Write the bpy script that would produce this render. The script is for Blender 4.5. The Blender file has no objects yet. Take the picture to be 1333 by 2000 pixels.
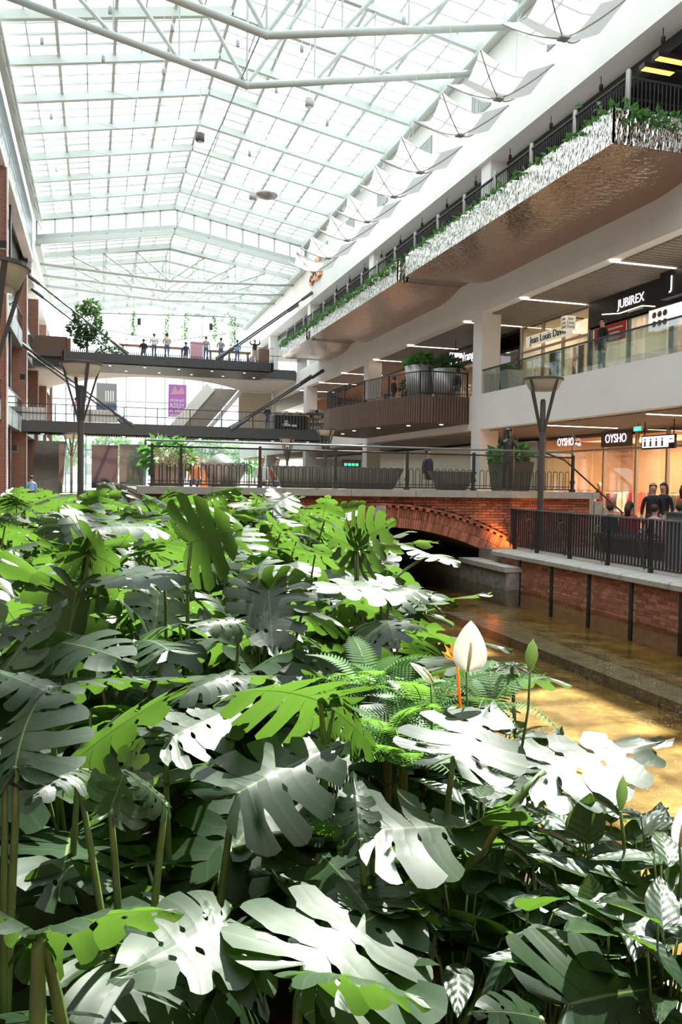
import bpy, bmesh, math, random
from mathutils import Vector, Matrix, Quaternion
random.seed(7)
R=random.Random(11)
scn=bpy.context.scene
COL=scn.collection
# ------------------------------------------------------------------ camera, sky, sun, exposure
F,CX,CY,EYE=1610.,666.5,1000.,1.7
YAW,PITCH,ROLL=math.radians(16.6762),math.radians(-2.1906),math.radians(1.0)
_f=Vector((math.sin(YAW)*math.cos(PITCH),math.cos(YAW)*math.cos(PITCH),math.sin(PITCH)))
_r0=Vector((math.cos(YAW),-math.sin(YAW),0)); _u0=_r0.cross(_f)
_r=_r0*math.cos(ROLL)+_u0*math.sin(ROLL); _u=-_r0*math.sin(ROLL)+_u0*math.cos(ROLL)
cam=bpy.data.cameras.new('camera'); camo=bpy.data.objects.new('camera',cam); COL.objects.link(camo)
camo.matrix_world=Matrix(((_r.x,_u.x,-_f.x,0),(_r.y,_u.y,-_f.y,0),(_r.z,_u.z,-_f.z,EYE),(0,0,0,1)))
cam.sensor_fit='HORIZONTAL'; cam.sensor_width=36; cam.lens=36*F/1333; cam.clip_start=.05; cam.clip_end=600
scn.camera=camo
def at(u,v,d):            # a point at distance d along the viewing direction of a spot in the photo
    return Vector((0,0,EYE))+(_f+_r*((u-CX)/F)-_u*((v-CY)/F))*d
w=bpy.data.worlds.new('sky'); scn.world=w; w.use_nodes=True
bg=w.node_tree.nodes['Background']; bg.inputs[0].default_value=(.9,.965,1,1); bg.inputs[1].default_value=2.3
sun=bpy.data.lights.new('sun','SUN'); sun.energy=20; sun.angle=math.radians(.6); sun.color=(1,.95,.86)
suno=bpy.data.objects.new('sun',sun); COL.objects.link(suno)
suno.rotation_euler=Vector((.40,.60,1.0)).to_track_quat('Z','Y').to_euler(); suno.location=(20,30,60)
vs=scn.view_settings; vs.view_transform='Standard'; vs.look='None'; vs.gamma=1; vs.use_curve_mapping=False; vs.exposure=0.5
cy=scn.cycles; cy.max_bounces=8; cy.diffuse_bounces=4; cy.glossy_bounces=4; cy.transmission_bounces=6; cy.transparent_max_bounces=20
cy.sample_clamp_indirect=4; cy.caustics_reflective=False; cy.caustics_refractive=False
# ------------------------------------------------------------------ mesh helpers
class MB:
    def __init__(s): s.v=[]; s.f=[]; s.m=[]
    def add(s,v,f,mi=0):
        o=len(s.v); s.v+= [tuple(p) for p in v]; s.f+=[tuple(i+o for i in q) for q in f]; s.m+=[mi]*len(f); return s
    def box(s,x0,x1,y0,y1,z0,z1,mi=0):
        return s.add([(x0,y0,z0),(x1,y0,z0),(x1,y1,z0),(x0,y1,z0),(x0,y0,z1),(x1,y0,z1),(x1,y1,z1),(x0,y1,z1)],
          [(0,3,2,1),(4,5,6,7),(0,1,5,4),(1,2,6,5),(2,3,7,6),(3,0,4,7)],mi)
    def bar(s,p,q,w,h,mi=0,up=(0,0,1)):
        p,q=Vector(p),Vector(q); d=(q-p).normalized(); up=Vector(up)
        if abs(d.dot(up))>.98: up=Vector((0,1,0)) if abs(d.y)<.9 else Vector((1,0,0))
        a=d.cross(up).normalized()*w/2; b=a.cross(d).normalized()*h/2
        v=[p-a-b,p+a-b,p+a+b,p-a+b,q-a-b,q+a-b,q+a+b,q-a+b]
        return s.add(v,[(0,1,2,3),(7,6,5,4),(0,4,5,1),(1,5,6,2),(2,6,7,3),(3,7,4,0)],mi)
    def tube(s,pts,r,n=8,mi=0,caps=True):
        pts=[Vector(p) for p in pts]; k=len(pts)
        rr=r if isinstance(r,(list,tuple)) else [r]*k
        d0=(pts[1]-pts[0]).normalized(); a=d0.orthogonal().normalized(); v=[];f=[]
        for i,p in enumerate(pts):
            d=((pts[min(i+1,k-1)]-p).normalized()+(p-pts[max(i-1,0)]).normalized())
            d=d.normalized() if d.length>1e-6 else d0
            a=(a-d*a.dot(d)); a=a.normalized() if a.length>1e-6 else d.orthogonal().normalized(); b=d.cross(a)
            for j in range(n):
                t=2*math.pi*j/n; v.append(p+(a*math.cos(t)+b*math.sin(t))*rr[i])
        for i in range(k-1):
            for j in range(n):
                f.append((i*n+j,i*n+(j+1)%n,(i+1)*n+(j+1)%n,(i+1)*n+j))
        if caps: f.append(tuple(reversed(range(n)))); f.append(tuple((k-1)*n+j for j in range(n)))
        return s.add(v,f,mi)
    def lathe(s,prof,c=(0,0,0),n=20,mi=0,caps=True):
        v=[];f=[];k=len(prof)
        for r,z in prof:
            for j in range(n):
                t=2*math.pi*j/n; v.append((c[0]+r*math.cos(t),c[1]+r*math.sin(t),c[2]+z))
        for i in range(k-1):
            for j in range(n): f.append((i*n+j,i*n+(j+1)%n,(i+1)*n+(j+1)%n,(i+1)*n+j))
        if caps: f.append(tuple(reversed(range(n)))); f.append(tuple((k-1)*n+j for j in range(n)))
        return s.add(v,f,mi)
    def prism(s,poly,axis,a,b,mi=0):   # poly of 2D points, extruded along axis from a to b
        def P(p,t): return {'x':(t,p[0],p[1]),'y':(p[0],t,p[1]),'z':(p[0],p[1],t)}[axis]
        n=len(poly); v=[P(p,a) for p in poly]+[P(p,b) for p in poly]
        f=[tuple(range(n)),tuple(reversed(range(n,2*n)))]+[(i,i+n,(i+1)%n+n,(i+1)%n) for i in range(n)]
        return s.add(v,f,mi)
    def ball(s,c,r,n=10,m=6,sc=(1,1,1),mi=0):
        prof=[(max(.001,math.sin(math.pi*i/m))*r,-math.cos(math.pi*i/m)*r) for i in range(m+1)]
        o=len(s.v); s.lathe(prof,(0,0,0),n,mi,False)
        for i in range(o,len(s.v)): x,y,z=s.v[i]; s.v[i]=(c[0]+x*sc[0],c[1]+y*sc[1],c[2]+z*sc[2])
        return s
    def mesh(s,name,mats,smooth=False,fixn=True):
        me=bpy.data.meshes.new(name); me.from_pydata(s.v,[],s.f)
        for m in (mats if isinstance(mats,(list,tuple)) else [mats]): me.materials.append(MAT[m] if isinstance(m,str) else m)
        if any(s.m): me.polygons.foreach_set('material_index',s.m)
        if fixn:
            b=bmesh.new(); b.from_mesh(me); bmesh.ops.recalc_face_normals(b,faces=b.faces); b.to_mesh(me); b.free()
        if smooth: me.polygons.foreach_set('use_smooth',[True]*len(me.polygons))
        me.update(); return me
    def build(s,name,mats,parent=None,smooth=False,loc=None):
        if parent is not None and loc is None:
            o=parent
            off=Vector((0,0,0))
            while o is not None: off+=o.location; o=o.parent
            s.v=[(x-off.x,y-off.y,z-off.z) for x,y,z in s.v]
        return link(name,s.mesh(name,mats,smooth),parent,loc)
LASTOBJ=[None]
def link(name,me,parent=None,loc=None):
    o=bpy.data.objects.new(name,me); COL.objects.link(o); o.parent=parent; LASTOBJ[0]=o
    if loc is not None: o.location=loc
    return o
def empty(name,loc=(0,0,0),rz=0,parent=None):
    o=bpy.data.objects.new(name,None); COL.objects.link(o); o.location=loc; o.rotation_euler=(0,0,rz); o.empty_display_size=.1; o.parent=parent; return o
def tag(o,label,cat,group=None):
    o['label']=label; o['category']=cat
    if group: o['group']=group
    return o
def thing(name,label,cat,loc=(0,0,0),rz=0,group=None): return tag(empty(name,loc,rz),label,cat,group)
def struct(o,label=None):
    o['kind']='structure'
    if label: o['label']=label
    return o
# ------------------------------------------------------------------ materials
MAT={}
def nodes(name):
    m=bpy.data.materials.new(name); m.use_nodes=True; nt=m.node_tree; p=nt.nodes['Principled BSDF']; MAT[name]=m
    return m,nt,p,nt.nodes['Material Output']
def rgb(c): return (c[0],c[1],c[2],1)
def N(nt,t,**k):
    n=nt.nodes.new(t)
    for a,b in k.items(): setattr(n,a,b)
    return n
def M(name,c,rough=.5,metal=0,var=.0,scale=4.,bump=0,bscale=None,emit=None,es=0,spec=.5,alpha=None,stretch=(1,1,1),rnd=0,island=False):
    m,nt,p,out=nodes(name); L=nt.links
    p.inputs['Base Color'].default_value=rgb(c); p.inputs['Roughness'].default_value=rough; p.inputs['Metallic'].default_value=metal
    p.inputs['Specular IOR Level'].default_value=spec
    if emit: p.inputs['Emission Color'].default_value=rgb(emit); p.inputs['Emission Strength'].default_value=es
    if var or bump:
        tc=N(nt,'ShaderNodeTexCoord'); mp=N(nt,'ShaderNodeMapping'); mp.inputs['Scale'].default_value=stretch
        geo=N(nt,'ShaderNodeNewGeometry'); L.new(geo.outputs['Position'],mp.inputs[0])
    col=None
    if var:
        nz=N(nt,'ShaderNodeTexNoise'); nz.inputs['Scale'].default_value=scale; nz.inputs['Detail'].default_value=5; L.new(mp.outputs[0],nz.inputs['Vector'])
        cr=N(nt,'ShaderNodeValToRGB'); cr.color_ramp.elements[0].position=.3; cr.color_ramp.elements[1].position=.7
        cr.color_ramp.elements[0].color=rgb([x*(1-var) for x in c]); cr.color_ramp.elements[1].color=rgb([min(1,x*(1+var)) for x in c])
        L.new(nz.outputs[0],cr.inputs[0]); col=cr.outputs[0]
    if rnd:
        if island: g=N(nt,'ShaderNodeNewGeometry'); src=g.outputs['Random Per Island']
        else: g=N(nt,'ShaderNodeObjectInfo'); src=g.outputs['Random']
        hs=N(nt,'ShaderNodeHueSaturation'); mr=N(nt,'ShaderNodeMapRange'); mr.inputs[3].default_value=1-rnd; mr.inputs[4].default_value=1+rnd*.6
        L.new(src,mr.inputs[0]); L.new(mr.outputs[0],hs.inputs['Value'])
        if col: L.new(col,hs.inputs['Color'])
        else: hs.inputs['Color'].default_value=rgb(c)
        col=hs.outputs[0]
    if col: L.new(col,p.inputs['Base Color'])
    if bump:
        nb=N(nt,'ShaderNodeTexNoise'); nb.inputs['Scale'].default_value=bscale or scale*4; nb.inputs['Detail'].default_value=4; L.new(mp.outputs[0],nb.inputs['Vector'])
        bp=N(nt,'ShaderNodeBump'); bp.inputs['Strength'].default_value=bump; bp.inputs['Distance'].default_value=.05; L.new(nb.outputs[0],bp.inputs['Height']); L.new(bp.outputs[0],p.inputs['Normal'])
    return m
def GLASS(name,tint,refl=.07,rough=.02,haze=0,hazec=(.9,.95,.95)):
    m,nt,p,out=nodes(name); L=nt.links; nt.nodes.remove(p)
    t=N(nt,'ShaderNodeBsdfTransparent'); t.inputs[0].default_value=rgb(tint)
    g=N(nt,'ShaderNodeBsdfGlossy'); g.inputs['Roughness'].default_value=rough
    fr=N(nt,'ShaderNodeLayerWeight'); fr.inputs[0].default_value=.25
    mr=N(nt,'ShaderNodeMapRange'); mr.inputs[3].default_value=refl; mr.inputs[4].default_value=.55; L.new(fr.outputs['Fresnel'],mr.inputs[0])
    mx=N(nt,'ShaderNodeMixShader'); L.new(mr.outputs[0],mx.inputs[0]); L.new(t.outputs[0],mx.inputs[1]); L.new(g.outputs[0],mx.inputs[2])
    o=mx.outputs[0]
    if haze:
        d=N(nt,'ShaderNodeBsdfTranslucent'); d.inputs[0].default_value=rgb(hazec)
        m2=N(nt,'ShaderNodeMixShader'); m2.inputs[0].default_value=haze; L.new(o,m2.inputs[1]); L.new(d.outputs[0],m2.inputs[2]); o=m2.outputs[0]
    L.new(o,out.inputs[0]); return m
def THIN(name,c,trans,fac=.4,rough=.6):     # cloth and leaves: light passes through
    m,nt,p,out=nodes(name); L=nt.links
    p.inputs['Base Color'].default_value=rgb(c); p.inputs['Roughness'].default_value=rough
    t=N(nt,'ShaderNodeBsdfTranslucent'); t.inputs[0].default_value=rgb(trans)
    mx=N(nt,'ShaderNodeMixShader'); mx.inputs[0].default_value=fac; L.new(p.outputs[0],mx.inputs[1]); L.new(t.outputs[0],mx.inputs[2]); L.new(mx.outputs[0],out.inputs[0]); return m
def LEAF(name,top,trans,fac=.45,rough=.3,vein=(.30,.42,.12),lines=0,rnd=.25,veinw=.022,spec=.5):
    m,nt,p,out=nodes(name); L=nt.links
    uv=N(nt,'ShaderNodeUVMap'); sx=N(nt,'ShaderNodeSeparateXYZ'); L.new(uv.outputs[0],sx.inputs[0])
    # midrib: v (distance from midrib) small ; lobe vein: u near centre of its lobe
    mr=N(nt,'ShaderNodeMapRange'); mr.inputs[1].default_value=veinw*.5; mr.inputs[2].default_value=veinw; mr.inputs[3].default_value=1; mr.inputs[4].default_value=0; L.new(sx.outputs[1],mr.inputs[0])
    ab=N(nt,'ShaderNodeMath',operation='PINGPONG'); ab.inputs[1].default_value=.5; L.new(sx.outputs[0],ab.inputs[0])
    m2=N(nt,'ShaderNodeMapRange'); m2.inputs[1].default_value=.5-.06; m2.inputs[2].default_value=.5; m2.inputs[3].default_value=0; m2.inputs[4].default_value=.14; L.new(ab.outputs[0],m2.inputs[0])
    mxv=N(nt,'ShaderNodeMath',operation='MAXIMUM'); L.new(mr.outputs[0],mxv.inputs[0]); L.new(m2.outputs[0],mxv.inputs[1])
    oi=N(nt,'ShaderNodeObjectInfo'); hs=N(nt,'ShaderNodeHueSaturation'); mv=N(nt,'ShaderNodeMapRange'); mv.inputs[3].default_value=1-rnd; mv.inputs[4].default_value=1+rnd
    L.new(oi.outputs['Random'],mv.inputs[0]); L.new(mv.outputs[0],hs.inputs['Value'])
    mc=N(nt,'ShaderNodeMix',data_type='RGBA'); mc.inputs[6].default_value=rgb(top); mc.inputs[7].default_value=rgb(vein); L.new(mxv.outputs[0],mc.inputs[0])
    L.new(mc.outputs[2],hs.inputs['Color']); L.new(hs.outputs[0],p.inputs['Base Color'])
    p.inputs['Roughness'].default_value=rough; p.inputs['Specular IOR Level'].default_value=spec
    t=N(nt,'ShaderNodeBsdfTranslucent'); mt=N(nt,'ShaderNodeMix',data_type='RGBA'); mt.inputs[6].default_value=rgb(trans); mt.inputs[7].default_value=rgb([x*.45 for x in trans]); L.new(mxv.outputs[0],mt.inputs[0]); L.new(mt.outputs[2],t.inputs[0])
    bp=N(nt,'ShaderNodeBump'); bp.inputs['Strength'].default_value=.5; bp.inputs['Distance'].default_value=.006
    wv=N(nt,'ShaderNodeMath',operation='ABSOLUTE'); L.new(ab.outputs[0],wv.inputs[0]); L.new(wv.outputs[0],bp.inputs['Height']); L.new(bp.outputs[0],p.inputs['Normal'])
    mx=N(nt,'ShaderNodeMixShader'); mx.inputs[0].default_value=fac; L.new(p.outputs[0],mx.inputs[1]); L.new(t.outputs[0],mx.inputs[2]); L.new(mx.outputs[0],out.inputs[0]); return m
M('white_plaster',(.86,.86,.84),.6,var=.03,scale=.6)
M('white_steel',(.53,.58,.56),.4,spec=.4)
M('truss_steel',(.43,.47,.455),.4,spec=.4)
M('grey_steel',(.22,.25,.26),.4,.3)
M('dark_steel',(.045,.047,.05),.45,.2)
M('anthracite',(.075,.08,.085),.5)
M('black',(.012,.012,.013),.5)
M('wood_slat',(.13,.085,.062),.55,var=.2,scale=6,stretch=(8,8,.6))
M('wood',(.22,.12,.07),.5,var=.2,scale=5,stretch=(1,6,6))
M('ceiling_slat',(.30,.265,.235),.7,var=.12,scale=3,stretch=(.4,14,1))
M('concrete',(.46,.45,.41),.75,var=.12,scale=5,bump=.15)
M('stone',(.27,.26,.245),.8,var=.3,scale=5,bump=.5,bscale=14)
M('mortar',(.55,.46,.40),.9,var=.1,scale=8,bump=.2)
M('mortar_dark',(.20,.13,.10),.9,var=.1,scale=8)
M('brick',(.50,.195,.125),.8,rnd=.45,var=.15,scale=12,bump=.2,bscale=40)
M('brick_isl',(.44,.16,.10),.82,rnd=.45,island=True,var=.15,scale=10,bump=.2,bscale=40)
M('brick_far',(.33,.10,.06),.82,var=.25,scale=5,stretch=(1,1,4),bump=.2)
M('soil',(.035,.024,.017),.95,var=.5,scale=12,bump=.8,bscale=30)
M('floor_tile',(.30,.25,.21),.35,var=.1,scale=1.2)
M('floor_dark',(.20,.15,.12),.3,var=.2,scale=2)
M('lamp_steel',(.085,.085,.08),.5,.2)
M('lamp_shade',(.62,.60,.52),.5)
M('warm_light',(1,.9,.75),.5,emit=(1,.83,.62),es=4)
M('white_light',(1,1,1),.5,emit=(1,.97,.93),es=2.2)
M('orange_light',(1,.6,.2),.5,emit=(1,.42,.06),es=3)
M('sign_light',(1,1,1),.5,emit=(.95,.9,1),es=.75)
M('green_light',(0,1,.5),.5,emit=(.1,.9,.55),es=1)
M('shop_wall',(.62,.44,.30),.7)
M('shop_floor',(.45,.33,.24),.4)
M('cream',(.72,.69,.58),.5)
M('cream_lit',(.72,.69,.58),.5,emit=(.75,.70,.55),es=.4)
M('white_paint',(.85,.85,.85),.5)
M('red_print',(.55,.03,.035),.5)
M('purple_print',(.42,.14,.50),.5)
M('copper',(.75,.36,.20),.35,.6)
M('skin',(.55,.33,.24),.6); M('hair_dark',(.03,.02,.015),.6); M('hair_fair',(.35,.22,.12),.6)
for n,c in dict(black_cloth=(.015,.015,.018),navy_cloth=(.03,.04,.09),blue_cloth=(.25,.42,.68),grey_cloth=(.3,.32,.33),white_cloth=(.75,.75,.73),red_cloth=(.45,.03,.05),orange_cloth=(.85,.22,.04),jeans=(.08,.13,.24),pink_cloth=(.6,.35,.42),beige_cloth=(.55,.45,.35),yellow_cloth=(.7,.55,.05)).items(): M(n,c,.8)
M('bronze',(.10,.10,.10),.35,.7,var=.3,scale=9)
M('zinc_pot',(.33,.33,.32),.4,.5)
M('dark_pot',(.10,.09,.085),.5)
M('boat_grey',(.17,.17,.165),.4,.2)
GLASS('roof_glass',(.93,.975,.985),.05,.03,haze=.035,hazec=(.85,.95,.97))
GLASS('rail_glass',(.86,.93,.91),.09)
GLASS('shop_glass',(.93,.93,.92),.08)
THIN('sail_cloth',(.80,.81,.80),(.70,.71,.70),.4,.6)
THIN('vine',(.05,.17,.05),(.15,.4,.06),.35,.5)
THIN('tree_leaf',(.03,.08,.035),(.10,.2,.05),.3,.5)
THIN('fern',(.06,.17,.03),(.16,.33,.04),.4,.5)
THIN('spathe',(.85,.86,.80),(.85,.87,.78),.5,.5)
THIN('bud_green',(.35,.50,.22),(.4,.6,.2),.4,.5)
THIN('orange_petal',(.85,.25,.02),(.9,.35,.02),.4,.5)
THIN('spadix',(.75,.68,.40),(.5,.5,.3),.1,.8)
LEAF('monstera',(.015,.038,.012),(.125,.262,.03),.30,.43,spec=.5,vein=(.10,.15,.05))
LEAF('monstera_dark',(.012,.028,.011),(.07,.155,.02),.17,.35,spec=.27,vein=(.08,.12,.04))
LEAF('lily_leaf',(.012,.032,.011),(.12,.26,.025),.24,.38,vein=(.03,.06,.02),veinw=.03,spec=.35)
M('petiole',(.10,.17,.045),.45,var=.25,scale=9)
M('petiole_brown',(.14,.10,.05),.6,var=.3,scale=9)
# hammered mirror steel
m,nt,p,out=nodes('mirror_steel'); p.inputs['Metallic'].default_value=1; p.inputs['Roughness'].default_value=.12; p.inputs['Base Color'].default_value=(.78,.75,.72,1)
g=N(nt,'ShaderNodeNewGeometry'); mp=N(nt,'ShaderNodeMapping'); mp.inputs['Scale'].default_value=(3.0,3.6,1.5); nt.links.new(g.outputs['Position'],mp.inputs[0])
nz=N(nt,'ShaderNodeTexNoise'); nz.inputs['Scale'].default_value=2.6; nz.inputs['Detail'].default_value=1.5; nt.links.new(mp.outputs[0],nz.inputs[0])
b=N(nt,'ShaderNodeBump'); b.inputs['Strength'].default_value=.55; b.inputs['Distance'].default_value=.16; nt.links.new(nz.outputs[0],b.inputs['Height']); nt.links.new(b.outputs[0],p.inputs['Normal'])
m,nt,p,out=nodes('mirror_steel_brown_reflection'); p.inputs['Metallic'].default_value=1; p.inputs['Roughness'].default_value=.07; p.inputs['Base Color'].default_value=(.52,.38,.30,1)  # soffit steel: brown reflection of floor and brick painted into the base colour
g=N(nt,'ShaderNodeNewGeometry'); mp=N(nt,'ShaderNodeMapping'); mp.inputs['Scale'].default_value=(2.,2.4,2.); nt.links.new(g.outputs['Position'],mp.inputs[0])
nz=N(nt,'ShaderNodeTexNoise'); nz.inputs['Scale'].default_value=2.6; nz.inputs['Detail'].default_value=2; nt.links.new(mp.outputs[0],nz.inputs[0])
b=N(nt,'ShaderNodeBump'); b.inputs['Strength'].default_value=.30; b.inputs['Distance'].default_value=.06; nt.links.new(nz.outputs[0],b.inputs['Height']); nt.links.new(b.outputs[0],p.inputs['Normal'])
# water: clear thin surface with ripples
m,nt,p,out=nodes('water'); nt.nodes.remove(p); L=nt.links
t=N(nt,'ShaderNodeBsdfTransparent'); t.inputs[0].default_value=(.86,.78,.58,1); gl=N(nt,'ShaderNodeBsdfGlossy'); gl.inputs['Roughness'].default_value=.03
g=N(nt,'ShaderNodeNewGeometry'); nz=N(nt,'ShaderNodeTexNoise'); nz.inputs['Scale'].default_value=3.5; nz.inputs['Detail'].default_value=3; L.new(g.outputs['Position'],nz.inputs[0])
b=N(nt,'ShaderNodeBump'); b.inputs['Strength'].default_value=.10; b.inputs['Distance'].default_value=.05; L.new(nz.outputs[0],b.inputs['Height'])
fr=N(nt,'ShaderNodeFresnel'); fr.inputs[0].default_value=1.33; L.new(b.outputs[0],gl.inputs['Normal']); L.new(b.outputs[0],fr.inputs['Normal'])
mx=N(nt,'ShaderNodeMixShader'); L.new(fr.outputs[0],mx.inputs[0]); L.new(t.outputs[0],mx.inputs[1]); L.new(gl.outputs[0],mx.inputs[2]); L.new(mx.outputs[0],out.inputs[0])
# canal bed: golden algae, pebbles
m,nt,p,out=nodes('canal_bed'); L=nt.links; g=N(nt,'ShaderNodeNewGeometry'); nz=N(nt,'ShaderNodeTexNoise'); nz.inputs['Scale'].default_value=1.6; nz.inputs['Detail'].default_value=8; nz.inputs['Roughness'].default_value=.7; L.new(g.outputs['Position'],nz.inputs[0])
cr=N(nt,'ShaderNodeValToRGB'); e=cr.color_ramp.elements; e[0].position=.3; e[0].color=(.045,.030,.012,1); e[1].position=.72; e[1].color=(.48,.36,.15,1); q=e.new(.5); q.color=(.19,.125,.04,1); L.new(nz.outputs[0],cr.inputs[0])
vo=N(nt,'ShaderNodeTexVoronoi'); vo.inputs['Scale'].default_value=14; L.new(g.outputs['Position'],vo.inputs[0]); c2=N(nt,'ShaderNodeValToRGB'); c2.color_ramp.elements[0].position=.05; c2.color_ramp.elements[0].color=(1,1,1,1); c2.color_ramp.elements[1].position=.16; c2.color_ramp.elements[1].color=(0,0,0,1); L.new(vo.outputs['Distance'],c2.inputs[0])
mm=N(nt,'ShaderNodeMix',data_type='RGBA'); L.new(c2.outputs[0],mm.inputs[0]); L.new(cr.outputs[0],mm.inputs[6]); mm.inputs[7].default_value=(.62,.58,.47,1); L.new(mm.outputs[2],p.inputs['Base Color']); p.inputs['Roughness'].default_value=.8
def textmesh(name,s,size,ext=.01,mat='white_paint',parent=None,loc=(0,0,0),rot=(0,0,0),sx=1.0,align='CENTER',shear=0):
    cu=bpy.data.curves.new(name,'FONT'); cu.body=s; cu.size=size; cu.extrude=ext; cu.align_x=align; cu.align_y='CENTER'; cu.resolution_u=3; cu.shear=shear
    o=bpy.data.objects.new('tmp',cu); COL.objects.link(o); bpy.context.view_layer.update()
    me=bpy.data.meshes.new_from_object(o.evaluated_get(bpy.context.evaluated_depsgraph_get())); bpy.data.objects.remove(o); bpy.data.curves.remove(cu)
    me.name=name; me.materials.clear(); me.materials.append(MAT[mat])
    for v in me.vertices: v.co.x*=sx
    o=link(name,me,parent); o.location=loc; o.rotation_euler=rot; return o
def ordn(i): return ('first','second','third','fourth','fifth','sixth','seventh','eighth','ninth','tenth','eleventh','twelfth','thirteenth','fourteenth','fifteenth','sixteenth')[i]
FACE_NX=(math.pi/2,0,-math.pi/2)   # text standing on a wall that looks towards -X
FACE_NY=(math.pi/2,0,0)            # text on a wall that looks towards -Y
# brick texture for far walls
def BRICKTEX(name,c1,c2,mo,sc=1.0):
    m,nt,p,out=nodes(name); L=nt.links; g=N(nt,'ShaderNodeNewGeometry'); sx=N(nt,'ShaderNodeSeparateXYZ'); L.new(g.outputs['Position'],sx.inputs[0])
    ad=N(nt,'ShaderNodeMath',operation='ADD'); L.new(sx.outputs[0],ad.inputs[0]); L.new(sx.outputs[1],ad.inputs[1])
    cb=N(nt,'ShaderNodeCombineXYZ'); L.new(ad.outputs[0],cb.inputs[0]); L.new(sx.outputs[2],cb.inputs[1])
    b=N(nt,'ShaderNodeTexBrick'); b.inputs['Scale'].default_value=sc; b.inputs['Color1'].default_value=rgb(c1); b.inputs['Color2'].default_value=rgb(c2); b.inputs['Mortar'].default_value=rgb(mo)
    b.inputs['Brick Width'].default_value=.26; b.inputs['Row Height'].default_value=.078; b.inputs['Mortar Size'].default_value=.012
    L.new(cb.outputs[0],b.inputs[0]); L.new(b.outputs[0],p.inputs['Base Color']); p.inputs['Roughness'].default_value=.85
BRICKTEX('brick_tex',(.36,.12,.075),(.26,.075,.045),(.40,.30,.25))
BRICKTEX('floor_brick',(.25,.12,.085),(.20,.09,.06),(.22,.17,.14))
ZW=-.85; XQ=9.8; XF=15.5
# ------------------------------------------------------------------ floors, canal, planting bed ground
struct(MB().box(XQ+.1,34,-12,20.1,-.6,-.02).box(13.3,34,20.1,110,-.6,-.02).build('floor','floor_tile'),'beige tiled promenade floor on the right of the canal')
struct(MB().box(-14,-2.05,-12,110,-.6,0).box(-2.05,13.3,27.0,110,-.6,0).build('floor_left','floor_brick'),'brown paved floor on the left and behind the bridge')
BEDEDGE=[(2.0,-3),(2.15,1.0),(2.25,3.3),(2.5,4.6),(2.75,6.3),(3.2,8.2),(3.8,11),(4.4,15),(4.6,20.0)]
struct(MB().prism([(-2.0,-3)]+BEDEDGE+[(-2.0,20.0)],'z',-1.4,-.42).build('floor_planting_bed','soil'),'dark soil of the planting bed')
k=MB()
for a,b in zip(BEDEDGE[:-1],BEDEDGE[1:]): k.bar((a[0],a[1],-.72),(b[0],b[1],-.72),.16,.74)
struct(k.build('trim_bed_kerb','stone'),'stone kerb between planting bed and water')
struct(MB().box(-2.12,-1.98,1.5,22,-.6,.42).build('wall_planter','anthracite'),'dark steel wall along the left of the planting bed')
struct(MB().box(1.2,11,-12,27,-1.5,-1.25).build('floor_canal','canal_bed'),'golden brown algae covered canal bottom')
struct(MB().box(7.2,7.75,-6,16.2,-1.25,-1.08).build('trim_canal_ledge','stone'),'concrete ledge under the water')
o=struct(link('floor_water_surface',MB().add([(1.2,-12,ZW),(XQ+.05,-12,ZW),(XQ+.05,27,ZW),(1.2,27,ZW)],[(0,1,2,3)]).mesh('floor_water_surface','water',False,False)),'shallow clear canal water')
# ------------------------------------------------------------------ quay wall with bricks, coping stones
qw=struct(empty('wall_quay',(XQ,11.5,-.9)),'red brick quay wall in panels between dark steel strips')
MB().box(XQ+.010,XQ+.4,-6,18.6,-1.3,-.13).box(XQ+.025,11.2,18.4,18.6,-1.3,-.13).build('wall_core','mortar',qw)
STR=[17.65,16.2,14.75,13.35,11.95,10.55,9.1,7.7]
for y in STR:
    MB().box(XQ-.03,XQ+.06,y-.045,y+.045,-1.25,-.12).build('steel_strip','dark_steel',qw)
brk=MB().box(0,.06,-.123,.123,-.030,.030).mesh('brick','brick'); brh=MB().box(0,.06,-.056,.056,-.030,.030).mesh('brick_half','brick')
allb=[]
edges=[18.6]+STR+[6.3]
for i in range(len(edges)-1):
    y1,y0=edges[i]-(.05 if i else 0),edges[i+1]+.05
    row=0; z=-.175
    while z>-.92:
        y=y1-.01-(.06 if row%2 else 0)
        if row%2: allb.append((y1-.04,z,'s',.05))
        first=True
        while y-.125>y0:
            # flemish-like bond: stretcher, header
            L_=.246 if (row+int((y1-y)*10))%3 else .112
            L_=min(L_,y-y0-.01)
            if L_<.05: break
            allb.append((y-L_/2,z,'f' if L_>.2 else 'h',L_)); y-=L_+.012
        z-=.073; row+=1
allb.sort(key=lambda t:(t[0]-11)**2 if t[0]<11 else (t[0]-11))
near=[t for t in allb if t[2] in 'fh' and t[0]>10.2][:300]; ns=set(map(id,near)); rest=MB()
for t in allb:
    y,z,kk,L_=t
    if id(t) in ns:
        o=link('brick',brk if kk=='f' else brh,qw,(0.+R.uniform(-.006,.004),y-11.5,z+.9))
        o.scale=(1,L_/(.246 if kk=='f' else .112),1)
    elif kk!='s': rest.box(XQ,XQ+.06,y-L_/2,y+L_/2,z-.03,z+.03)
o=rest.build('brick_rows','brick_isl',qw); o['kind']='stuff'
cp=struct(empty('trim_quay_coping',(10.1,11.5,-.13)),'grey concrete coping stones on the quay wall')
ys=[19.0,17.9,16.45,15.0,13.6,12.2,10.8,9.35,7.9,5,2,-2,-6]
for a,b in zip(ys[:-1],ys[1:]):
    # rounded nose profile
    prof=[(XQ-.10,-.12),(XQ-.10,-.03),(XQ-.04,.005),(XQ+.18,.02),(10.55,.025),(10.55,-.13)]
    MB().prism(prof,'y',b+.012,a-.012).build('coping_stone','concrete',cp)
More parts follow.
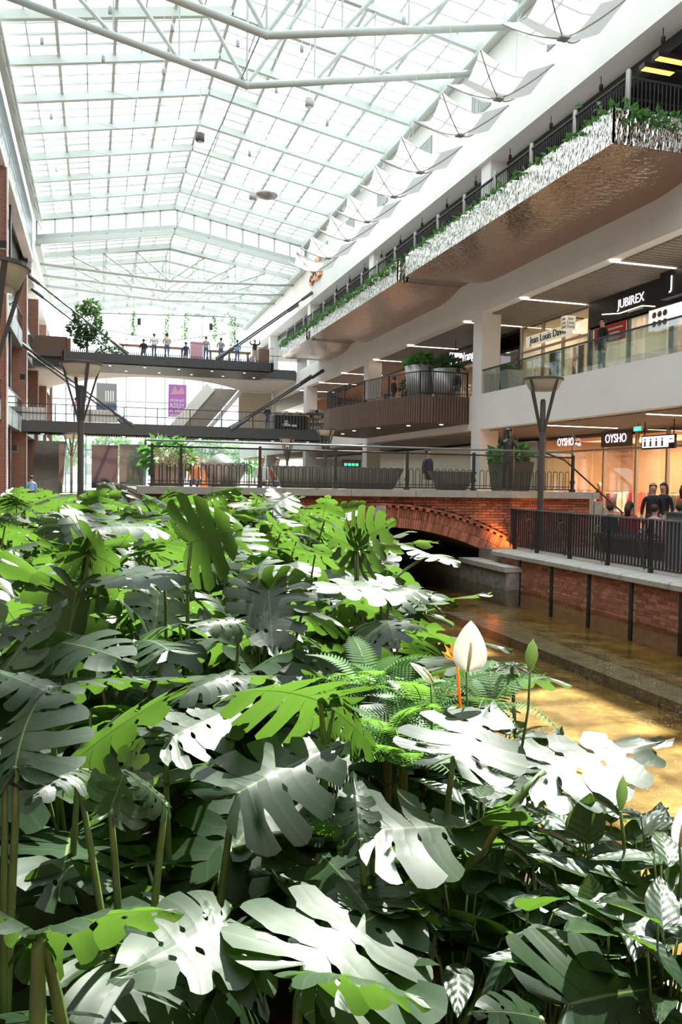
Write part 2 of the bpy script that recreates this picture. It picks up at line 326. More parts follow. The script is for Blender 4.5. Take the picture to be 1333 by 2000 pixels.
# stone abutment ledge below the bridge
struct(MB().box(9.42,13,17.62,18.3,-1.4,-.42).box(9.42,13,18.3,27,-1.4,-.42).build('wall_abutment','stone'),'rough grey stone abutment beside the arch')
struct(MB().box(9.36,11.4,17.6,20.2,-.42,-.3).build('trim_abutment','concrete'),'concrete slab on the stone abutment')
# ------------------------------------------------------------------ arch bridge
br=thing('arch_bridge','red brick arch bridge with grey keystone crossing the canal','bridge',(7,23.5,-1.2))
XC,ZC,RI,RE=7.0,-6.98,7.5,8.02
arc=[(XC+RI*math.sin(t),ZC+RI*math.cos(t)) for t in [math.radians(a) for a in range(30,-31,-2)]]
poly=[(13.25,-1.3),(13.25,1.30),(1.05,1.30),(1.05,-1.3)]+[p for p in reversed(arc) if p[1]>-1.3]
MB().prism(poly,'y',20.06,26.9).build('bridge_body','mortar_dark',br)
bk=MB(); z=1.265; row=0
while z>-.9:
    x=1.06-(.13 if row%2 else 0)
    while x<13.2:
        x0,x1=max(x,1.06),min(x+.25,13.22); zl=z-.032
        # clip at extrados
        def ext(xx): 
            dx=xx-XC
            return ZC+math.sqrt(max(0,(RE+.10)**2-dx*dx))
        ok=True
        if abs((x0+x1)/2-XC)<6.5:
            dxm=math.sqrt(max(0,(RE+.10)**2-(zl-ZC)**2)) if abs(zl-ZC)<RE+.10 else 0
            if dxm>0:
                l,r=XC-dxm,XC+dxm
                if x0>=l and x1<=r: ok=False
                elif x0<r<x1: x0=r+.005
                elif x0<l<x1: x1=l-.005
        if ok and x1-x0>.03 and not (z<-.25 and x0>XC+3.0 and x0<9.0):
            bk.box(x0,x1-.012,20.0+R.uniform(-.004,.004),20.08,z-.032,z+.031)
        x+=.25
    z-=.075; row+=1
o=bk.build('brick_courses','brick_isl',br); o['kind']='stuff'
vm=MB().prism([(-.028,0),(.028,0),(.031,.25),(-.031,.25)],'y',-.03,.1).mesh('arch_brick','brick')
n=0; a=-31.0
while a<31.2:
    if abs(a)>1.05:
        t=math.radians(a)
        for rr in (RI+.005,RI+.265):
            px_,pz_=XC+rr*math.sin(t),ZC+rr*math.cos(t)
            if pz_<-.45: continue
            o=link('arch_brick',vm,br,(px_-7,20.0-23.5,pz_+1.2)); o.rotation_euler=(0,t,0); n+=1
    a+=.505
# dentil course over the ring
dm=MB().box(-.055,.055,-.07,.06,0,.06).mesh('dentil_brick','brick')
a=-30.0
while a<30.1:
    if abs(a)>1.0:
        t=math.radians(a); rr=RE-.01; px_,pz_=XC+rr*math.sin(t),ZC+rr*math.cos(t)
        if pz_>-.4:
            o=link('dentil_brick',dm,br,(px_-7,19.97-23.5,pz_+1.2)); o.rotation_euler=(0,t,0)
    a+=1.52
bd=MB()
for i in range(80):
    t0,t1=math.radians(-30+.75*i),math.radians(-30+.75*(i+1))
    p0=(XC+(RE+.075)*math.sin(t0),19.955,ZC+(RE+.075)*math.cos(t0)); p1=(XC+(RE+.075)*math.sin(t1),19.955,ZC+(RE+.075)*math.cos(t1))
    if min(p0[2],p1[2])>-.4: bd.bar(p0,p1,.12,.05)
bd.build('hood_moulding','brick_isl',br)
MB().prism([(6.87,.5),(7.13,.5),(7.17,1.08),(6.83,1.08)],'y',19.9,20.15).build('keystone','concrete',br)
x=.95
while x<13.3:
    x1=min(x+1.75,13.42); MB().box(x+.006,x1-.006,19.82,20.25,1.31,1.49).build('coping_stone','concrete',br); x=x1
MB().box(.95,13.3,20.25,26.95,1.3,1.40).build('deck','floor_tile',br)
# sill bench block at the left end of the bridge
# railing of the bridge
rl=thing('bridge_railing','dark steel bridge railing with hairpin balusters and glass panels','railing',(7,20.05,1.49))
for xp in (1.3,1.98,3.9,5.84,7.78,9.68,12.69):
    MB().box(xp-.03,xp+.03,20.02,20.1,1.49,2.5).box(xp-.055,xp+.055,19.98,20.14,1.49,1.56).box(xp-.045,xp+.045,20.0,20.12,1.72,1.8).build('post','dark_steel',rl)
MB().tube([(1.15,20.06,2.46),(1.15,20.06,2.56),(1.2,20.06,2.58),(12.6,20.06,2.58),(12.69,20.06,2.54),(12.69,20.06,2.4)],.027,8).build('handrail','grey_steel',rl,True)
MB().tube([(1.2,20.06,2.44),(12.69,20.06,2.44)],.022,8).build('middle_rail','dark_steel',rl,True)
MB().box(1.2,12.69,20.04,20.08,1.53,1.56).build('bottom_rail','dark_steel',rl)
MB().box(1.2,12.69,20.045,20.075,1.615,1.635).build('lower_rail','dark_steel',rl)
pts=[(-.06,0,.0),(-.06,0,.43)]+[(-.06*math.cos(t),0,.43+.06*math.sin(t)) for t in [math.pi*i/6 for i in range(1,6)]]+[(.06,0,.43),(.06,0,.0)]
hp=MB().tube(pts,.0105,6).mesh('hairpin_baluster','dark_steel')
x=1.42
while x<12.62:
    if min(abs(x-q) for q in (1.98,3.9,5.84,7.78,9.68))>.08: link('hairpin_baluster',hp,rl,(x-7,0.01,.06))
    x+=.185
PX=(1.3,1.98,3.9,5.84,7.78,9.68,12.69)
for a,b in zip(PX[:-1],PX[1:]): MB().box(a+.06,b-.06,20.13,20.142,1.56,2.42).build('glass_panel','rail_glass',rl)
# stair from the bridge down to the promenade with sloping handrail
st=thing('bridge_stair','stone stair leading from bridge end down to the promenade','stair',(14.3,23.5,0))
for i in range(8): MB().box(13.45+i*.3,13.77+i*.3,20.6,26.9,0,1.4-.175*(i+.0)).build('step','concrete',st)
hr=thing('stair_handrail','sloping dark handrail at the right end of the bridge','handrail',(13.6,20.4,0))
MB().tube([(12.0,20.3,2.55),(12.6,20.35,2.38),(13.9,20.4,1.42),(14.6,20.4,.9)],.025,8).build('rail','dark_steel',hr,True)
for x,z0,z1 in ((12.9,1.3,2.15),(14.55,0,.93)): MB().tube([(x,20.4,z0),(x,20.4,z1)],.02,6).build('post','dark_steel',hr)
# ------------------------------------------------------------------ quay fence
fn=thing('quay_fence','dark steel bar fence with curved hooks along the brick quay','fence',(10.3,12,0.02))
FP=[18.85,17.75,16.3,14.87,13.47,12.05,10.6,9.2,7.8]
MB().box(10.27,10.33,6,18.9,1.04,1.07).build('top_rail','grey_steel',fn)
MB().box(10.275,10.325,6,18.9,.10,.125).build('bottom_rail','dark_steel',fn)
MB().bar((10.3,18.9,1.055),(10.68,19.78,1.055),.06,.03).build('top_rail','grey_steel',fn); MB().bar((10.3,18.9,.11),(10.68,19.78,.11),.05,.03).build('bottom_rail','dark_steel',fn)
barm=MB().box(-.022,.022,-.008,.008,.10,1.04).mesh('bar','dark_steel')
y=18.9
while y>8.0: link('bar',barm,fn,(0,y-12,0)); y-=.105
for i in range(8): link('bar',barm,fn,(.045*i+.02,18.95+.105*i-12,0))
postm=MB().box(-.03,.03,-.025,.025,-.06,1.04).box(-.045,.035,-.035,.035,-.10,.12).mesh('post','dark_steel')
hook=MB().tube([(-.03,.0,.05),(-.06,.01,.28),(-.09,.03,.50),(-.16,.02,.62),(-.22,-.0,.72),(-.20,-.02,.80),(-.12,-.03,.83),(-.07,-.02,.78)],.013,6).mesh('hook','lamp_steel',True)
for y in FP: link('post',postm,fn,(0,y-12,0)); link('hook',hook,fn,(-.03,y-12+.12,0))
# ------------------------------------------------------------------ right hand building
Y0,Y1=3,92
struct(MB().box(XF,34,Y0,Y1,3.95,5.42).build('floor_level_one','white_plaster'),'white slab edge of the first floor gallery')
struct(MB().box(XF,34,Y0,Y1,8.83,10.36).build('floor_level_two','white_plaster'),'white slab edge of the second floor gallery')
struct(MB().box(XF,40,Y0-12,Y1,15.12,20.6).build('wall_upper_right','white_plaster'),'smooth white upper wall under the glass roof on the right')
struct(MB().box(33.5,34,Y0-12,Y1,0,15.2).build('wall_right_blocker','white_plaster'))  # unseen outer wall, added to block light from the side
struct(MB().box(-14,34,-12.4,-12,-1.4,19).build('wall_back_blocker','brick_tex'))  # unseen wall added behind the camera to keep out low sky light
# ceilings: slats over the galleries
def slat_ceiling(name,x0,x1,z,mat,label,n=120):
    o=struct(empty(name,((x0+x1)/2,30,z)),label)
    MB().box(x0,x1,Y0,Y1,z-.005,z).build('backing','black' if mat=='wood_slat' else 'mortar_dark',o)
    y=14.0; me=MB().box(-(x1-x0)/2,(x1-x0)/2,-.09,.09,-.045,-.006).mesh('slat',mat)
    for i in range(n): link('slat',me,o,(0,y-30,0)); y+=.24
    q=MB()
    while y<Y1-.2: q.box(x0,x1,y-.09,y+.09,z-.045,z-.006); y+=.24
    b=q.build('slat_rows',mat,o); b['kind']='stuff'
slat_ceiling('ceiling_level_one',15.95,18.55,8.83,'ceiling_slat','beige slatted ceiling of the first floor gallery',110)
slat_ceiling('ceiling_ground',15.95,20,3.95,'ceiling_slat','brown slatted ceiling above the ground floor shops',90)
# columns
for y in (16.2,31.6,46.6,61.5,76.5):
    struct(MB().box(XF,XF+.85,y,y+.85,-.02,3.95).build('wall_column','white_plaster'))
    struct(MB().box(XF,XF+.85,y,y+.85,5.42,8.83).build('wall_column','white_plaster'))
    struct(MB().box(XF+.2,XF+1,y,y+.85,10.36,15.12).build('wall_column','white_plaster'))
# strip lights of the gallery ceilings
for i,y in enumerate((17.2,22.85,28.6,33.65,40.5,46.0,52.5,58.2,64)):
    o=tag(MB().box(15.6,18.45,y-.05,y+.05,8.765,8.785).build('strip_light','warm_light'),'thin warm strip light in the first floor gallery ceiling, %s from the viewer'%ordn(i),'light','gallery strip lights')
for i,y in enumerate((21.6,27.5)):
    o=tag(MB().box(16.2,19.3,y-.05,y+.05,3.885,3.905).build('strip_light','warm_light'),'thin white strip light above the ground floor shop front, %s from the viewer'%ordn(i),'light','ground floor strip lights')
# shop rooms : lit from inside
def arealight(name,loc,sx,sy,e,col,rot=(0,0,0)):
    l=bpy.data.lights.new(name,'AREA'); l.shape='RECTANGLE'; l.size=sx; l.size_y=sy; l.energy=e; l.color=col
    o=bpy.data.objects.new(name,l); COL.objects.link(o); o.location=loc; o.rotation_euler=rot; return o
def room(n,x0,x1,y0,y1,z0,z1,mat,lamp,col,floor='shop_floor'):
    struct(MB().box(x1,x1+.1,y0,y1,z0,z1).box(x0,x1,y0,y0+.08,z0,z1).box(x0,x1,y1-.08,y1,z0,z1).box(x0,x1,y0,y1,z1-.06,z1).build('wall_shop_%d'%n,mat))
    struct(MB().box(x0,x1,y0,y1,z0,z0+.02).build('floor_shop_%d'%n,floor))
    if lamp: arealight('shop_lamp',((x0+x1)/2,(y0+y1)/2,z1-.12),(x1-x0)*.6,(y1-y0)*.8,lamp,col)
room(1,20.1,24.5,14,34.6,0,3.75,'shop_wall',2000,(1,.72,.42))
room(2,18.6,23,15,28.35,5.42,8.6,'cream',600,(1,.85,.65))
room(3,18.6,23,28.4,33.8,5.42,8.7,'cream',220,(1,.82,.6))
room(4,18.6,22,33.9,38.5,5.42,8.7,'black',12,(1,.5,.3))
room(5,18.6,22,38.6,70,5.42,8.7,'shop_wall',200,(1,.75,.55))
room(6,20.1,24.5,34.8,80,0,3.75,'white_plaster',150,(1,.85,.7))
# ground floor shop front
def shopfront(label,x,y0,y1,z0,z1,ys,zt,frame,glass='shop_glass'):
    o=thing('shop_window',label,'shop window',(x,(y0+y1)/2,z0))
    for y in ys: MB().box(x-.06,x+.06,y-.05,y+.05,z0,z1).build('mullion',frame,o)
    for z in (z0+.04,zt,z1-.04): MB().box(x-.05,x+.05,y0,y1,z-.04,z+.04).build('transom',frame,o)
    for a,b in zip(ys[:-1],ys[1:]):
        MB().box(x-.006,x+.006,a+.05,b-.05,z0+.08,zt-.04).build('pane',glass,o)
        if z1-zt>.3: MB().box(x-.006,x+.006,a+.05,b-.05,zt+.04,z1-.08).build('pane',glass,o)
    return o
M('frame_beige',(.42,.36,.32),.45)
shopfront('tall glass shop front of the lit clothes shop on the ground floor',20,16,34.5,0,3.93,[16,19.6,23.4,25.4,27.2,29.3,31.6,33.9],3.15,'frame_beige')
def signboard(label,s,x,y,z,size,wid,hgt,board='frame_beige',ink='sign_light',rz=FACE_NX,sx=1,thick=.05,cat='sign'):
    o=thing('shop_sign',label,cat,(x,y,z))
    if wid: MB().box(x-thick/2,x+thick/2,y-wid/2,y+wid/2,z-hgt/2,z+hgt/2).build('board',board,o)
    MB().box(x,x+.16,y-.7,y+.7,z-.02,z+.02).build('mount_rail','black',o)
    textmesh('lettering',s,size,.012,ink,o,(-thick/2-.02,0,0),rz,sx); return o
M('dark_brown',(.10,.065,.05),.5)
signboard('glowing white OYSHO lettering behind the glass, left of two','OYSHO',19.88,32.0,3.55,.48,0,0,sx=.8)
signboard('glowing white OYSHO lettering over the entrance, right of two','OYSHO',19.88,28.35,3.55,.50,2.0,.62,board='dark_brown',sx=.82)
# hanging wayfinding sign
o=thing('wayfinding_sign','white glowing pictogram sign hanging from black rods','sign',(18.2,23.6,3.6))
MB().box(18.16,18.24,22.75,24.45,2.95,3.42).build('panel','black',o)
MB().box(18.145,18.162,23.05,24.4,3.0,3.38).build('light_face','sign_light',o); MB().box(18.145,18.162,22.78,23.02,3.14,3.38).build('arrow_face','sign_light',o)

for k_ in range(4):
    yy=24.25-.3*k_; MB().box(18.137,18.144,yy-.05,yy+.05,3.04,3.22).ball((18.14,yy,3.28),.04,8,6,(.1,1,1)).build('pictogram','grey_cloth',o)
MB().bar((18.14,22.97,3.26),(18.14,22.84,3.26),.01,.03).build('arrow','anthracite',o)
for y in (22.85,24.35): MB().tube([(18.2,y,3.42),(18.2,y,3.95)],.02,6).build('hanger_rod','black',o)
o=thing('exit_sign','small green exit sign under the slatted ceiling','sign',(18.4,25.0,3.6)); MB().tube([(18.4,25,3.78),(18.4,25,3.95)],.015,6).build('hanger_rod','black',o); MB().box(18.38,18.42,24.75,25.25,3.62,3.8).build('body','white_paint',o); MB().box(18.372,18.379,24.8,25.2,3.64,3.78).build('face','green_light',o)
# clothes rails and mannequins in the shop
cl=['pink_cloth','red_cloth','white_cloth','beige_cloth','black_cloth','orange_cloth','yellow_cloth']
def clothes_rail(x,y,ln,lab):
    o=thing('clothes_rail',lab,'clothes rail',(x,y,0),0,'clothes rails in the shop'); 
    for s in (-1,1): MB().tube([(x,y+s*ln/2,0),(x,y+s*ln/2,1.45)],.018,6).build('upright','grey_steel',o)
    MB().tube([(x,y-ln/2,1.45),(x,y+ln/2,1.45)],.018,6).build('rod','grey_steel',o)
    yy=y-ln/2+.1
    while yy<y+ln/2-.05:
        h=R.uniform(.75,1.0)
        MB().prism([(x-.2,1.36),(x,1.42),(x+.2,1.36),(x+.24,1.36-h*.4),(x+.2,1.4-h),(x-.2,1.4-h),(x-.24,1.36-h*.4)],'y',yy-.03,yy+.03).build('garment',R.choice(cl),o); yy+=R.uniform(.10,.16)
for i,(x,y) in enumerate(((21.3,18.5),(21.2,21.8),(21.4,24.6),(21.3,26.4),(21.2,30.4),(21.5,33.0),(23,20),(23,23.5),(23,28),(23,31.5))):
    clothes_rail(x,y,R.uniform(1.1,1.7),'rail of colourful garments in the lit clothes shop, %s'%('%s from the right along the window'%ordn(i) if i<6 else 'back row %s'%ordn(i-6)))
def mannequin(x,y,c,lab,rz=0):
    o=thing('mannequin',lab,'mannequin',(x,y,0)); 
    MB().lathe([(.2,0),(.2,.02),(.015,.03),(.015,.8)],(x,y,0.02),12).build('stand','grey_steel',o)
    t=MB().lathe([(.02,.82),(.13,.84),(.16,.95),(.12,1.12),(.17,1.3),(.19,1.42),(.10,1.5),(.045,1.53),(.045,1.6)],(x,y,0),14)
    t.v=[(x+(a-x)*.65,b,c_) for a,b,c_ in t.v]; t.build('torso',c,o,True)
    MB().ball((x,y,1.7),.1,10,8,(1,.85,1.2)).build('head','cream',o,True)
for x,y,c,l in ((20.55,24.2,'yellow_cloth','mannequin in yellow behind the shop glass'),(20.55,27.0,'white_cloth','mannequin in white behind the shop glass'),(20.6,30.5,'red_cloth','mannequin in red behind the shop glass'),(20.6,32.6,'orange_cloth','mannequin in orange beside the left shop pillar')): mannequin(x,y,c,l)
# row of spot lights inside
for i in range(16):
    o=tag(MB().lathe([(.05,0),(.07,-.12),(.06,-.125)],(20.6+.9*(i%2),17+i*1.1,3.62),10).build('spot_lamp','warm_light'),'small warm spot lamp under the clothes shop ceiling, %s from the right'%ordn(i),'lamp','shop spot lamps')
# ---- first floor shops
o=thing('shop_sign','black first floor shop board with white JUBIREX lettering','sign',(18.5,24.5,8.3))
MB().box(18.42,18.55,21.0,28.3,7.78,8.76).build('board','black',o)
textmesh('lettering','JUBIREX',.46,.01,'sign_light',o,(-.1,1.15,.02),FACE_NX,.92); MB().box(18.405,18.42,24.95,25.8,7.92,7.97).build('small_print','white_paint',o)
MB().bar((18.41,27.4,8.16),(18.41,26.3,8.0),.015,.03).bar((18.41,26.3,8.0),(18.41,25.0,8.02),.015,.03).bar((18.41,25.0,8.02),(18.41,24.3,7.86),.015,.03).build('light_line','warm_light',o)
o=thing('shop_sign','black side board with a single large white letter J','sign',(18.2,22.9,8.35)); MB().box(18.05,18.35,21.0,23.6,7.9,8.78).build('board','black',o); textmesh('lettering','J',.6,.01,'sign_light',o,(-.17,.1,0),FACE_NX); textmesh('lettering','I',.6,.01,'sign_light',o,(-.17,-.9,0),FACE_NX)
shopfront('glass front of the brightly lit jewellery shop on the first floor',18.55,17,28.3,5.42,7.8,[17,19.2,21.4,23.6,25.9,28.3],7.78,'dark_steel')
shopfront('glass front of the hairdresser on the first floor',18.55,28.4,33.8,5.42,8.8,[28.4,30.3,31.9,33.8],7.6,'frame_beige')
o=signboard('cream sign board reading Jean Louis David','Jean Louis David',18.4,31.25,7.98,.44,3.7,.46,board='cream_lit',ink='black',sx=.98)
o=thing('cube_sign','small white lit box sign projecting beside the cream board','sign',(17.9,28.95,8.05)); MB().box(17.72,18.15,28.78,29.15,7.80,8.34).build('box','cream_lit',o); MB().bar((18.0,28.95,8.3),(18.6,28.95,8.3),.04,.04).build('arm','black',o)
for k_,t_ in enumerate(('Jean','Louis','David')): textmesh('lettering',t_,.2,.004,'anthracite',o,(-.185,.0,.18-.16*k_),FACE_NX,.7); textmesh('lettering',t_,.17,.004,'anthracite',o,(.03,-.175,.18-.16*k_),FACE_NY,.9)
o=thing('poster','red poster with white writing in the jewellery window','poster',(18.5,26.9,7.4)); MB().box(18.46,18.5,26.0,27.95,7.05,7.72).build('print','red_print',o)
for ya_,yb_,z_ in ((26.15,27.15,7.53),(26.35,26.95,7.36),(26.55,26.75,7.27),(26.3,27.0,7.16)): MB().box(18.452,18.46,ya_,yb_,z_-.025,z_+.025).build('print_line','white_paint',o)
MB().ball((18.46,27.5,7.35),.2,10,8,(.1,1,1.2)).build('face_picture','beige_cloth',o,True)
o=thing('screen','bright screen with dark ring pictures in the jewellery window','screen',(18.45,23.6,7.4)); MB().box(18.40,18.45,22.9,24.6,7.05,7.75).build('panel','sign_light',o)
for k_ in range(6): MB().ball((18.4,23.75+.28*(k_%3),7.25+.3*(k_//3)),.11,8,6,(.1,1.1,1)).build('picture','wood',o)
for i in range(5):
    y=18+i*2.1; o=thing('display_case','lit glass jewellery counter on the first floor, %s from the right'%ordn(i),'display case',(19.3,y,5.42),0,'jewellery counters')
    MB().box(19.0,19.7,y-.9,y+.9,5.44,6.1).build('base','cream',o); MB().box(19.02,19.68,y-.88,y+.88,6.1,6.5).build('glass_top','shop_glass',o); MB().box(19.1,19.6,y-.85,y+.85,6.12,6.14).build('lamp_strip','white_light',o)
    o=thing('wall_cabinet','tall lit jewellery cabinet against the shop wall, %s from the right'%ordn(i),'cabinet',(22.8,y,5.44),0,'jewellery wall cabinets'); MB().box(22.6,22.95,y-.95,y+.95,5.44,7.6).build('body','dark_brown',o)
    for z in (6.0,6.5,7.0): MB().box(22.56,22.6,y-.85,y+.85,z,z+.35).build('lit_shelf','white_light',o)
for y,c,l in ((31.2,'navy_cloth','tall poster with a person in the hairdresser window, left'),(29.4,'jeans','tall poster with a person in the hairdresser window, right')):
    o=thing('poster',l,'poster',(18.7,y,5.5)); MB().box(18.68,18.71,y-.4,y+.4,5.6,7.3).build('print','grey_cloth',o); MB().prism([(y-.2,5.65),(y+.2,5.65),(y+.25,6.6),(y+.1,6.85),(y-.1,6.85),(y-.25,6.6)],'x',18.665,18.68).build('figure_picture',c,o); MB().ball((18.67,y,7.0),.13,8,6,(.1,1,1.1)).build('head_picture','skin',o)
# dark store and store beyond the column
o=signboard('black first floor board with white Lee Wrangler lettering','Lee Wrangler',18.4,39.4,8.2,.66,6.4,.85,board='black',sx=.95)
shopfront('dark store front behind the first floor plant pots',18.55,33.9,48,5.42,7.95,[33.9,36,38.2,40.5,43,45.5,48],7.93,'black')
o=thing('hanging_sign','small square lit sign on a black rod above the gallery','sign',(17.2,38,8)); MB().box(16.9,17.5,37.97,38.05,7.75,8.15).build('face','sign_light',o); MB().tube([(17.2,38,8.1),(17.2,38,8.83)],.02,6).build('hanger_rod','black',o)
# glass balustrade on first floor
o=thing('glass_balustrade','clear glass balustrade with dark handrail on the white first floor edge','balustrade',(XF,20,5.42))
y=8.0
while y<31.5: MB().box(XF+.08,XF+.1,y+.01,y+1.48,5.42,6.4).build('glass_panel','rail_glass',o); y+=1.5
MB().box(XF+.04,XF+.12,8,31.6,6.40,6.44).build('handrail','dark_steel',o)
# ---- rounded wooden balcony
pl=[(15.5,32.75),(13.75,32.7),(13.3,32.8),(13.02,33.4),(12.55,35.2),(12.1,37.4),(11.8,39.6),(11.72,41.4),(11.95,43.2),(12.7,44.9),(13.9,46.1),(15.5,46.7)]
def dens(p,step):
    out=[];carry=0
    for a,b in zip(p[:-1],p[1:]):
        a,b=Vector(a),Vector(b); L_=(b-a).length; t=carry
        while t<L_: out.append((a+(b-a)*(t/L_),(b-a).normalized())); t+=step
        carry=t-L_
    return out
o=thing('wooden_balcony','rounded brown wooden slat balcony bulging from the first floor','balcony',(14,39,4.2))
MB().prism([(x,y) for x,y in pl],'z',4.24,5.36).build('core','dark_brown',o)
sm=MB().box(-.045,.045,-.05,.02,-.02,1.16).mesh('slat','wood_slat')
for p_,d_ in dens(pl,.135):
    s_=link('slat',sm,o,(p_.x-14,p_.y-39,.04)); s_.rotation_euler=(0,0,math.atan2(d_.y,d_.x)+math.pi)
for p_ in ((14.6,33.6),(13.6,35),(13,37.4),(12.6,40),(12.9,43)): MB().lathe([(.09,-.02),(.09,.0)],(p_[0],p_[1],4.235),12).build('downlight','white_light',o)
o=thing('balcony_railing','black bar railing around the wooden balcony','railing',(14,39,5.4))
in_=[(14+(x-14)*.97,39+(y-39)*.985) for x,y in pl]
bm_=MB().box(-.011,.011,-.011,.011,0,1.02).mesh('bar','black')
for p_,d_ in dens(in_,.115): link('bar',bm_,o,(p_.x-14,p_.y-39,0))
MB().tube([(x,y,6.42) for x,y in in_],.028,6).build('top_rail','black',o); MB().tube([(x,y,5.5) for x,y in in_],.018,6).build('bottom_rail','black',o)
for p_,d_ in dens(in_,2.2): MB().box(p_.x-.03,p_.x+.03,p_.y-.03,p_.y+.03,5.4,6.44).build('post','black',o)
# ------------------------------------------------------------------ second floor: mirror planters
def leafy(mb,c,n,spread,size,rr,droop=0):
    for i in range(n):
        p=Vector(c)+Vector((rr.gauss(0,spread[0]),rr.gauss(0,spread[1]),rr.uniform(0,spread[2])))
        a=Vector((rr.uniform(-1,1),rr.uniform(-1,1),rr.uniform(-.4-droop,1-droop))).normalized(); b=a.orthogonal().normalized()
        b=(Quaternion(a,rr.uniform(0,6.28))@b)*size*.28; L_=size*rr.uniform(.7,1.3); nrm=a.cross(b).normalized()*L_*.12
        mb.add([p,p+a*L_*.5+b+nrm,p+a*L_,p+a*L_*.5-b+nrm],[(0,1,2,3)])
for i,(ya,yb,lab) in enumerate(((18.35,32.95,'hammered mirror steel planter box, nearest and largest of three'),(33.85,48.95,'hammered mirror steel planter box, second of three along the gallery'),(49.9,57.2,'hammered mirror steel planter box, farthest beside the upper bridge'))):
    o=thing('mirror_planter',lab,'planter',(13,(ya+yb)/2,10.3))
    MB().box(12.5,12.54,ya,yb,10.33,11.22).build('front_panel','mirror_steel',o)
    q=MB().box(12.5,XF,ya,ya+.04,10.34,11.22); q.build('end_panel','mirror_steel',o); MB().box(12.5,XF,yb-.04,yb,10.34,11.22).build('end_panel','mirror_steel',o)
    n=24; vv=[];ff=[]
    for j in range(n+1):
        y=ya+(yb-ya)*j/n; e=min(1,(y-ya)/2.5,(yb-y)/2.5); e=max(0,e); xin=15.5; zin=9.95+.38*(1-math.sin(e*math.pi/2))
        for t in range(7): s=t/6; vv.append((12.5+(xin-12.5)*s,y,10.33-(10.33-zin)*s**2.2))
    for j in range(n):
        for t in range(6): k0=j*7+t; ff.append((k0,k0+1,k0+8,k0+7))
    MB().add(vv,ff).build('soffit','mirror_steel_brown_reflection',o,True)
    MB().box(12.54,12.95,ya+.04,yb-.04,10.9,11.1).build('soil_bed','soil',o)
    MB().box(12.95,12.99,ya,yb,10.36,11.2).build('back_panel','dark_steel',o)
    g=MB(); rr=random.Random(50+i); y=ya
    while y<yb:
        leafy(g,(12.66,y,11.14),9,(.10,.2,.14),.24,rr); 
        if i: leafy(g,(12.46,y,11.0),5,(.04,.2,.25),.2,rr,.9)
        y+=.22
    if i==0: leafy(g,(14,18.5,11.15),140,(.8,.06,.15),.25,rr); leafy(g,(14,18.30,10.95),90,(.8,.03,.3),.2,rr,.8)
    v=tag(g.build('trailing_plants','vine'),'green trailing plants along the top of mirror planter '+('nearest the viewer','in the middle of the gallery','by the upper bridge')[i],'plants'); v['kind']='stuff'
# deck behind planters
struct(MB().box(13.0,XF,18.4,58,10.34,10.36).build('floor_gallery_edge','floor_dark'))
o=thing('gallery_railing','black bar railing with metal posts along the second floor gallery','railing',(13.08,38,10.36))
y=18.6; bm2=MB().box(-.01,.01,-.01,.01,0,1.8).mesh('bar','black'); k_=0
while y<47.5: link('bar',bm2,o,(0,y-38,0)); y+=.125; k_+=1
q=MB()
while y<58: q.box(13.07,13.09,y-.01,y+.01,10.36,12.15); y+=.125
b=q.build('bar_rows','black',o); b['kind']='stuff'
MB().box(13.04,13.12,18.55,58,12.15,12.2).build('top_rail','black',o)
for y in [18.6+2.45*i for i in range(17)]: MB().lathe([(.07,0),(.07,1.95),(.05,2.0)],(13.08,y,10.36),10).build('post','zinc_pot',o,True)
o=thing('gallery_end_railing','black bar railing across the near end of the gallery','railing',(14.5,18.6,10.36))
x=13.25
while x<15.9: MB().box(x-.01,x+.01,18.6,18.62,10.36,12.15).build('bar','black',o); x+=.125
MB().box(13.2,16,18.58,18.64,12.15,12.2).build('top_rail','black',o)
# second floor ceiling, dark, with orange heaters and beams
struct(MB().box(16.6,33.4,Y0,Y1,15.04,15.12).build('ceiling_level_two','black'),'dark ceiling of the second floor')
struct(MB().box(16.45,16.75,Y0,Y1,14.7,15.12).build('trim_ceiling_beam','dark_steel'))
struct(MB().box(22,22.2,Y0,Y1,10.36,15.1).build('wall_level_two','dark_brown'),'dark back wall of the second floor')
for i in range(22):
    y=14+i*2.0
    struct(MB().box(16.8,22,y-.06,y+.06,14.55,14.85).build('trim_ceiling_joist','dark_steel'))
for i,(x,y) in enumerate([(16.5,21.35),(16.5,22.0),(18.6,25.5),(18.6,31),(18.6,36),(18.6,42)]):
    o=thing('ceiling_heater','glowing orange heater lamp under the dark upper ceiling, %s from the viewer'%ordn(i),'lamp',(x,y,14.5),0,'orange ceiling heaters')
    MB().box(x-.58,x+.58,y-.14,y+.14,14.42,14.56).build('housing','dark_steel',o); MB().box(x-.52,x+.52,y-.11,y+.11,14.405,14.42).build('glow','orange_light',[c for c in o.children][-1])
# small spot lamps along the soffit
for i in range(12):
    y=21+i*3.1
    o=thing('soffit_spot','small black spotlight hanging under the white soffit, %s from the viewer'%ordn(i),'lamp',(15.9,y,15.12),0,'soffit spotlights')
    MB().tube([(15.9,y,15.12),(15.9,y,14.85)],.015,6).build('stem','black',o); MB().lathe([(.06,0),(.07,.16),(.03,.2)],(15.9,y,14.68),10).build('head','black',o,True)
# ventilation grilles high on the white wall
for i in range(6):
    y=26+i*6.2; o=thing('wall_grille','grey ventilation grille high on the white wall, %s from the viewer'%ordn(i),'grille',(XF,y,17.5),0,'wall grilles')
    MB().box(XF-.03,XF,y-.9,y+.9,17.2,18.4).build('frame','grey_cloth',o)
    for j in range(9): MB().box(XF-.05,XF-.03,y-.8+j*.2,y-.72+j*.2,17.25,18.35).build('louvre','white_steel',o)
